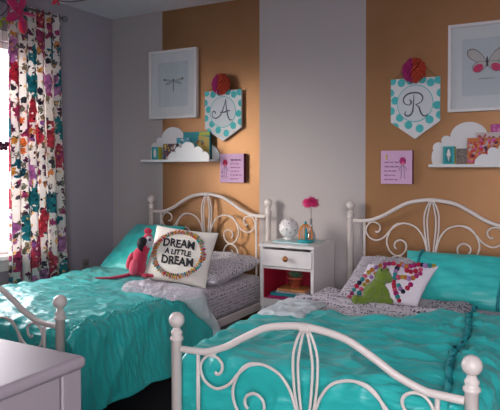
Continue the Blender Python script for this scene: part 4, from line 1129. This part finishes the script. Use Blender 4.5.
def shelf_things():
    z = ZS1+.0006; X = XS1
    G = None
    # left shelf
    standbox('gift_box', 'small turquoise box with pale oval at the left end of the left cloud shelf', 'box', X+.108, z, .062, .098, .05, -.085, '#1e9a9c', '#b8b840', 0, deco=lambda e, w, h, y: flatshape(e, 'oval_print', ell(0, h*.5, w*.2, h*.36), y, pbr('art_cream', '#dcdcd8', .7)), group=G)
    standbox('picture_book', 'dark patterned picture book on the left cloud shelf, beside the small turquoise box', 'book', X+.245, z, .135, .120, .016, -.088, '#4a3440', '#8a8680', 0, deco=blotches(['#c8a83c', '#2f7f86', '#8a4a5c', '#c4bcb4'], 44, .010, 4))
    standbox('picture_book', 'pale blue picture book in the middle of the left cloud shelf', 'book', X+.345, z, .120, .165, .016, -.062, '#3f98a8', '#c4ccd0', 0, deco=blotches(['#a8c4cc', '#2a6a78', '#d4d0c8'], 26, .014, 9))
    def bigart(e, w, h, y):
        flatshape(e, 'yellow_print', [(w*.0, h*.12), (w*.46, h*.12), (w*.46, h*.80), (w*.08, h*.86)], y, pbr('art_ochre', '#b8a050', .7))
        flatshape(e, 'title_band', [(w*.1, h*.86), (w*.48, h*.86), (w*.48, h*.98), (w*.1, h*.98)], y, pbr('art_lime', '#a8b43c', .7))
        blotches(['#8a5a50', '#2f8f90', '#d0c080'], 20, .014, 7)(e, w*.7, h*.75, y-.0008)
    standbox('picture_book', 'large turquoise and yellow picture book at the back of the left cloud shelf', 'book', X+.455, z, .245, .208, .024, -.036, '#14868c', '#2a2428', 0, deco=bigart)
    # right shelf
    z = ZS2+.0006; X = XS2
    standbox('gift_box', 'small turquoise box with ice cream drawing on the right cloud shelf', 'box', X+.112, z, .066, .105, .045, -.100, '#2aa4a4', '#c8b840', 0, deco=cone_art)
    standbox('gift_box', 'speckled taupe box beside the ice cream box on the right cloud shelf', 'box', X+.181, z, .066, .092, .05, -.060, '#857a74', '#6e645e', 0, deco=blotches(['#a89a88', '#6a5e5c'], 50, .004, 12))
    standbox('picture_book', 'orange and red collage picture book on the right cloud shelf', 'book', X+.302, z, .175, .152, .018, -.098, '#c0703a', '#d8cfc0', 0, deco=blotches(['#c8323c', '#c860a8', '#5a2a40', '#d88a50', '#b8aab0', '#c03a30'], 110, .011, 3))
    standbox('picture_book', 'pale picture book with row of small faces behind the orange book', 'book', X+.345, z, .180, .185, .016, -.062, '#c4b8b4', '#b8aca4', 0, deco=blotches(['#a84a58', '#d8cfc8', '#6a4a50'], 44, .010, 15))
    standbox('picture_book', 'tall magenta picture book at the back of the right cloud shelf', 'book', X+.415, z, .160, .233, .018, -.034, '#b84a94', '#a04080', 0, deco=blotches(['#d07ab4', '#402038', '#c89ab8'], 44, .012, 16))
shelf_things()

# ------------------------------------------------------------------ dresser
def dresser():
    x0, x1, y0, y1, zt = -2.30, -.944, -3.32, -2.800, .80
    e = tag(empty('dresser', ((x0+x1)/2, (y0+y1)/2, 0)), 'white painted dresser in the lower left corner near the bed foot', 'dresser')
    L = e.location.copy(); T = lambda bm: (bmesh.ops.translate(bm, verts=bm.verts[:], vec=-L), bm)[1]
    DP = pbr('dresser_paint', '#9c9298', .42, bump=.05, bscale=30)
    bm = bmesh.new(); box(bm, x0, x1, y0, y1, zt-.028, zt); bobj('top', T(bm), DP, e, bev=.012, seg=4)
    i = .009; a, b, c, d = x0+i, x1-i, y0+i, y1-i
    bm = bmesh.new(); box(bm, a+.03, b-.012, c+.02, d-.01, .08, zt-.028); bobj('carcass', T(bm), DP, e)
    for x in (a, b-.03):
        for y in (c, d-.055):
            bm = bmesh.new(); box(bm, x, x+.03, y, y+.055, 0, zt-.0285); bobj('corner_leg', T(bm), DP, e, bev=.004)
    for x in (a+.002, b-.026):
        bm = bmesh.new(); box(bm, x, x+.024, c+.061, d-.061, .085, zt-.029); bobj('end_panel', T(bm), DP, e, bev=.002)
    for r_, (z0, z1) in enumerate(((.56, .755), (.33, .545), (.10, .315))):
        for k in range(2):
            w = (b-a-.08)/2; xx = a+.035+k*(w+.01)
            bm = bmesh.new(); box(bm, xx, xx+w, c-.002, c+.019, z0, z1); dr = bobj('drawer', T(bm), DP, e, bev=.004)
            for kx in (.25, .75):
                bm = bmesh.new(); ball(bm, (xx+w*kx, c-.018, (z0+z1)/2), .014); tube(bm, [(xx+w*kx, c-.002, (z0+z1)/2), (xx+w*kx, c-.012, (z0+z1)/2)], .006, 8); bobj('knob', T(bm), WHITE, dr)
dresser()

# ------------------------------------------------------------------ camera
cam = bpy.data.cameras.new('camera'); co = bpy.data.objects.new('camera', cam); COL.objects.link(co)
co.location = (0, -3.7631, 1.2161); co.rotation_euler = (PI/2-.019, 0, .506)
cam.sensor_width = 36; cam.sensor_fit = 'HORIZONTAL'; cam.lens = 591.3*36/500; cam.shift_y = -(205-178.08)/500
cam.clip_start = .02
SC.camera = co

# ------------------------------------------------------------------ light
w = bpy.data.worlds.new('overcast_sky'); SC.world = w; w.use_nodes = True
nt = w.node_tree; bg = nt.nodes['Background']
tc = nt.nodes.new('ShaderNodeTexCoord'); sp = nt.nodes.new('ShaderNodeSeparateXYZ'); nt.links.new(tc.outputs['Generated'], sp.inputs[0])
rp = nt.nodes.new('ShaderNodeValToRGB'); nt.links.new(sp.outputs['Z'], rp.inputs[0])
mr = nt.nodes.new('ShaderNodeMapRange'); mr.inputs['From Min'].default_value = -1; mr.inputs['From Max'].default_value = 1
nt.links.new(sp.outputs['Z'], mr.inputs['Value']); nt.links.new(mr.outputs[0], rp.inputs[0])
e = rp.color_ramp.elements; e[0].position = .47; e[0].color = (.37, .33, .37, 1); e[1].position = .53; e[1].color = (1, .935, .99, 1)
nt.links.new(rp.outputs[0], bg.inputs['Color']); bg.inputs['Strength'].default_value = 14

def portal(loc, rot, sx, sy):
    l = bpy.data.lights.new('portal', 'AREA'); l.shape = 'RECTANGLE'; l.size = sx; l.size_y = sy; l.cycles.is_portal = True
    o = bpy.data.objects.new('window_portal', l); COL.objects.link(o); o.location = loc; o.rotation_euler = rot
portal((CX-.16, (WY0+WY1)/2, (WZ0+WZ1)/2), (0, -PI/2, 0), WZ1-WZ0, WY1-WY0)
portal((.45, FY-.13, 1.325), (-PI/2, 0, PI), 1.5, 1.65)  # sky portal of the added fill window

sl = bpy.data.lights.new('low_sun', 'SUN'); sl.energy = 3.5; sl.angle = math.radians(22); sl.color = (1, .90, .77)
so = bpy.data.objects.new('low_sun', sl); COL.objects.link(so); so.location = (-6, -4, 2)
so.rotation_euler = Vector((-1.0, -1, .27)).to_track_quat('Z', 'Y').to_euler()
SC.cycles.use_denoising = True
SC.cycles.max_bounces = 10; SC.cycles.diffuse_bounces = 5; SC.cycles.transparent_max_bounces = 12
SC.cycles.sample_clamp_indirect = 6
SC.view_settings.view_transform = 'Standard'; SC.view_settings.look = 'None'; SC.view_settings.gamma = 1; SC.view_settings.use_curve_mapping = False
SC.view_settings.exposure = 0.36
